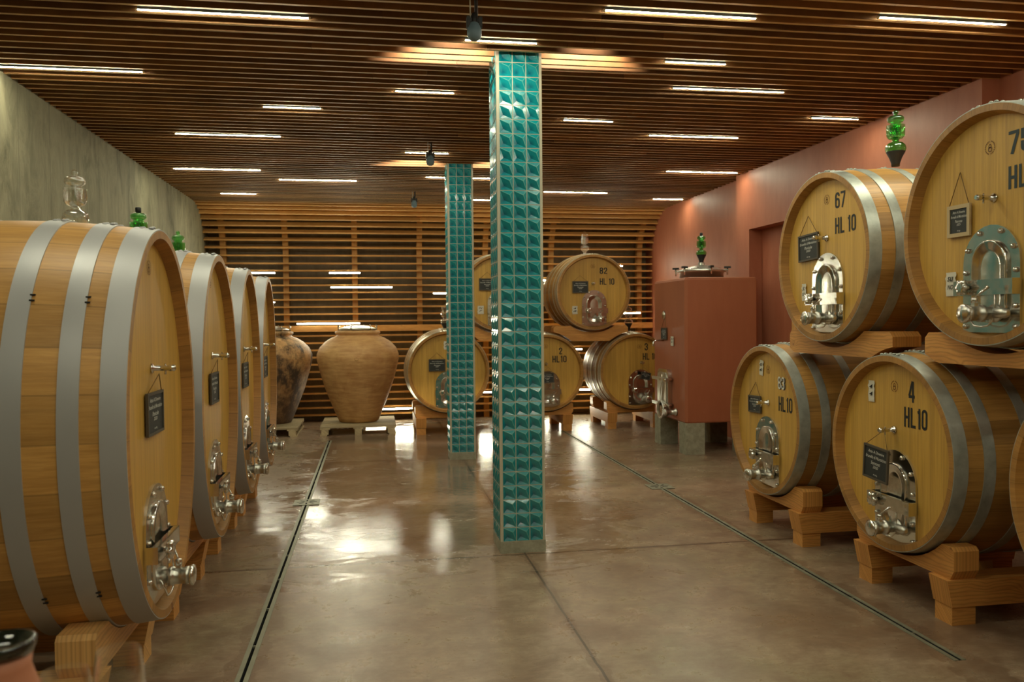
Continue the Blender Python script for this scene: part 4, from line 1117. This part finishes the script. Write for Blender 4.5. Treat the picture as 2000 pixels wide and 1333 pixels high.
for q in range(6):
    an = q * PI / 3 + .5; R = T(-.03, 0, 0) @ Matrix.Rotation(an, 4, 'Z')
    m = MB().tube([R @ Vector((.325, 0, z1 + .05)), R @ Vector((.325, 0, z1 + .135))], .010, 8); m.box(.27, .34, -.012, .012, z1 + .109, z1 + .121, mat=R)
    cl = m.obj('lid_clamp', 'steel', tk)
    MB().box(.285, .365, -.020, .020, z1 + .132, z1 + .155, mat=R).obj('clamp_knob', 'black', cl)
# fittings on the aisle side (local frame: -y out -> world -x)
fx = 4.17 - .47
def tf(mb):   # from face frame (x' = -Y, y out) to tank local
    mb.v = [(-hx + v[1], -v[0], v[2]) for v in mb.v]; mb.f = [f for f in mb.f]; return mb
dcx = -.10
def rarch(w_, h_, z0_): 
    p = []
    for cx_, cz_, a0 in ((w_ / 2 - .09, h_ - .09, 0), (-w_ / 2 + .09, h_ - .09, 90), (-w_ / 2 + .09, .09, 180), (w_ / 2 - .09, .09, 270)):
        for k in range(6): an = math.radians(a0 + 18 * k); p.append((cx_ + .09 * math.cos(an) + dcx, z0_ + cz_ + .09 * math.sin(an)))
    return p
dr = tf(MB().prism(rarch(.40, .54, .47), -.05, 0, 'y')).obj('tank_door', 'steel', tk)
tf(MB().prism([(x_ * .8 + dcx * .2, (z_ - .74) * .84 + .74) for x_, z_ in rarch(.40, .54, .47)], -.062, -.05, 'y')).obj('door_dish', 'steel_brushed', dr)
for zz in (.565, .885): tf(MB().box(dcx - .27, dcx + .27, -.10, -.065, zz - .018, zz + .018)).obj('door_bar', 'steel_brushed', dr)
for zz in (.565, .885): tf(MB().tube([(dcx + .24, -.01, zz), (dcx + .24, -.12, zz)], .022, 12)).obj('bar_hinge', 'steel', dr)
tf(MB().tube([(dcx - .07, -.07, .50), (dcx + .05, -.075, .95)], .006, 6)).obj('door_stay', 'steel', dr)
m = MB().lathe([(.02, 0), (.10, .03), (.12, .10), (.12, .12), (.105, .12), (.09, .10)], 24, YUP); m.v = [(v[0] - .02, v[1], v[2] + .50) for v in m.v]
tf(m).obj('drip_bowl', 'steel_brushed', tk)
m = MB().lathe([(.045, 0), (.045, .02), (.03, .022), (.03, .13), (.04, .132), (.04, .16), (.02, .165)], 18, YUP); m.v = [(v[0] + .26, v[1], v[2] + .49) for v in m.v]
tv = tf(m).obj('tank_valve', 'steel_brushed', tk)
tf(MB().tube([(.26, -.10, .53), (.26, -.10, .57), (.20, -.13, .585)], .006, 6)).obj('valve_lever', 'steel', tv)
m = MB().lathe([(.055, 0), (.055, .012), (.03, .022), (.01, .024)], 20, YUP); m.v = [(v[0] - .16, v[1], v[2] + 1.70) for v in m.v]
tf(m).obj('thermometer', 'steel', tk)
tf(MB().tube([(-.20, 0, 1.37), (-.20, -.10, 1.37), (-.20, -.13, 1.36), (-.20, -.14, 1.30)], .011, 8)).obj('sample_pipe', 'steel', tk)
chalkboard('small dark chalkboard hanging on the red tank', (3.695, 10.06, 1.46), RF, .19, .15, lines('Sormonti'), apex=(0, 0, .20))
note('small white paper note on the red tank right of its chalkboard', (3.695, 9.78, 1.37), RF, .10, .12, ['N', 'W'])
bung('green glass bung on the steel lid of the red tank', (4.14, 9.92, z1 + .222), 'glass_green', 'black', 1.0, True)

# ------------------------------------------------------------------ things on the table at the lower left corner
tt = thing('tasting_table', 'wooden table just below the lower left corner carrying jug and glasses', 'table', (-.75, 1.2, 0))
MB().box(-.6, .6, -.45, .45, .83, .87).obj('table_top', 'table', tt)
for sx in (-1, 1):
    for sy in (-1, 1): MB().box(sx * .52 - .03, sx * .52 + .03, sy * .37 - .03, sy * .37 + .03, 0, .83).obj('leg', 'table', tt)
jg = thing('jug', 'blurred pink clay jug with black mouth in the lower left corner', 'jug', (-.632, 1.50, .87))
MB().lathe([(.03, 0), (.05, .01), (.068, .06), (.07, .12), (.056, .17), (.047, .20), (.05, .225), (.046, .225), (.043, .20), (.05, .16)], 36, cap1=False).obj('clay_body', 'jug', jg)
MB().lathe([(.046, .222), (.051, .222), (.055, .235), (.056, .245), (.050, .247), (.047, .235), (.030, .228), (.004, .226)], 36, cap0=False).obj('mouth', 'jug_glaze', jg)
def wine_glass(label, loc):
    t = thing('wine_glass', label, 'glass', loc, 0, 'blurred glasses at the lower left corner')
    MB().lathe([(.035, 0), (.034, .003), (.005, .006), (.004, .07), (.012, .078), (.036, .10), (.043, .13), (.041, .17), (.036, .205)], 32, cap1=False).obj('glass_body', 'glass', t)
wine_glass('blurred clear glass in the lower left corner next to the jug', (-.512, 1.450, .87))
wine_glass('blurred clear glass at the bottom edge, right one of the pair', (-.452, 1.53, .87))
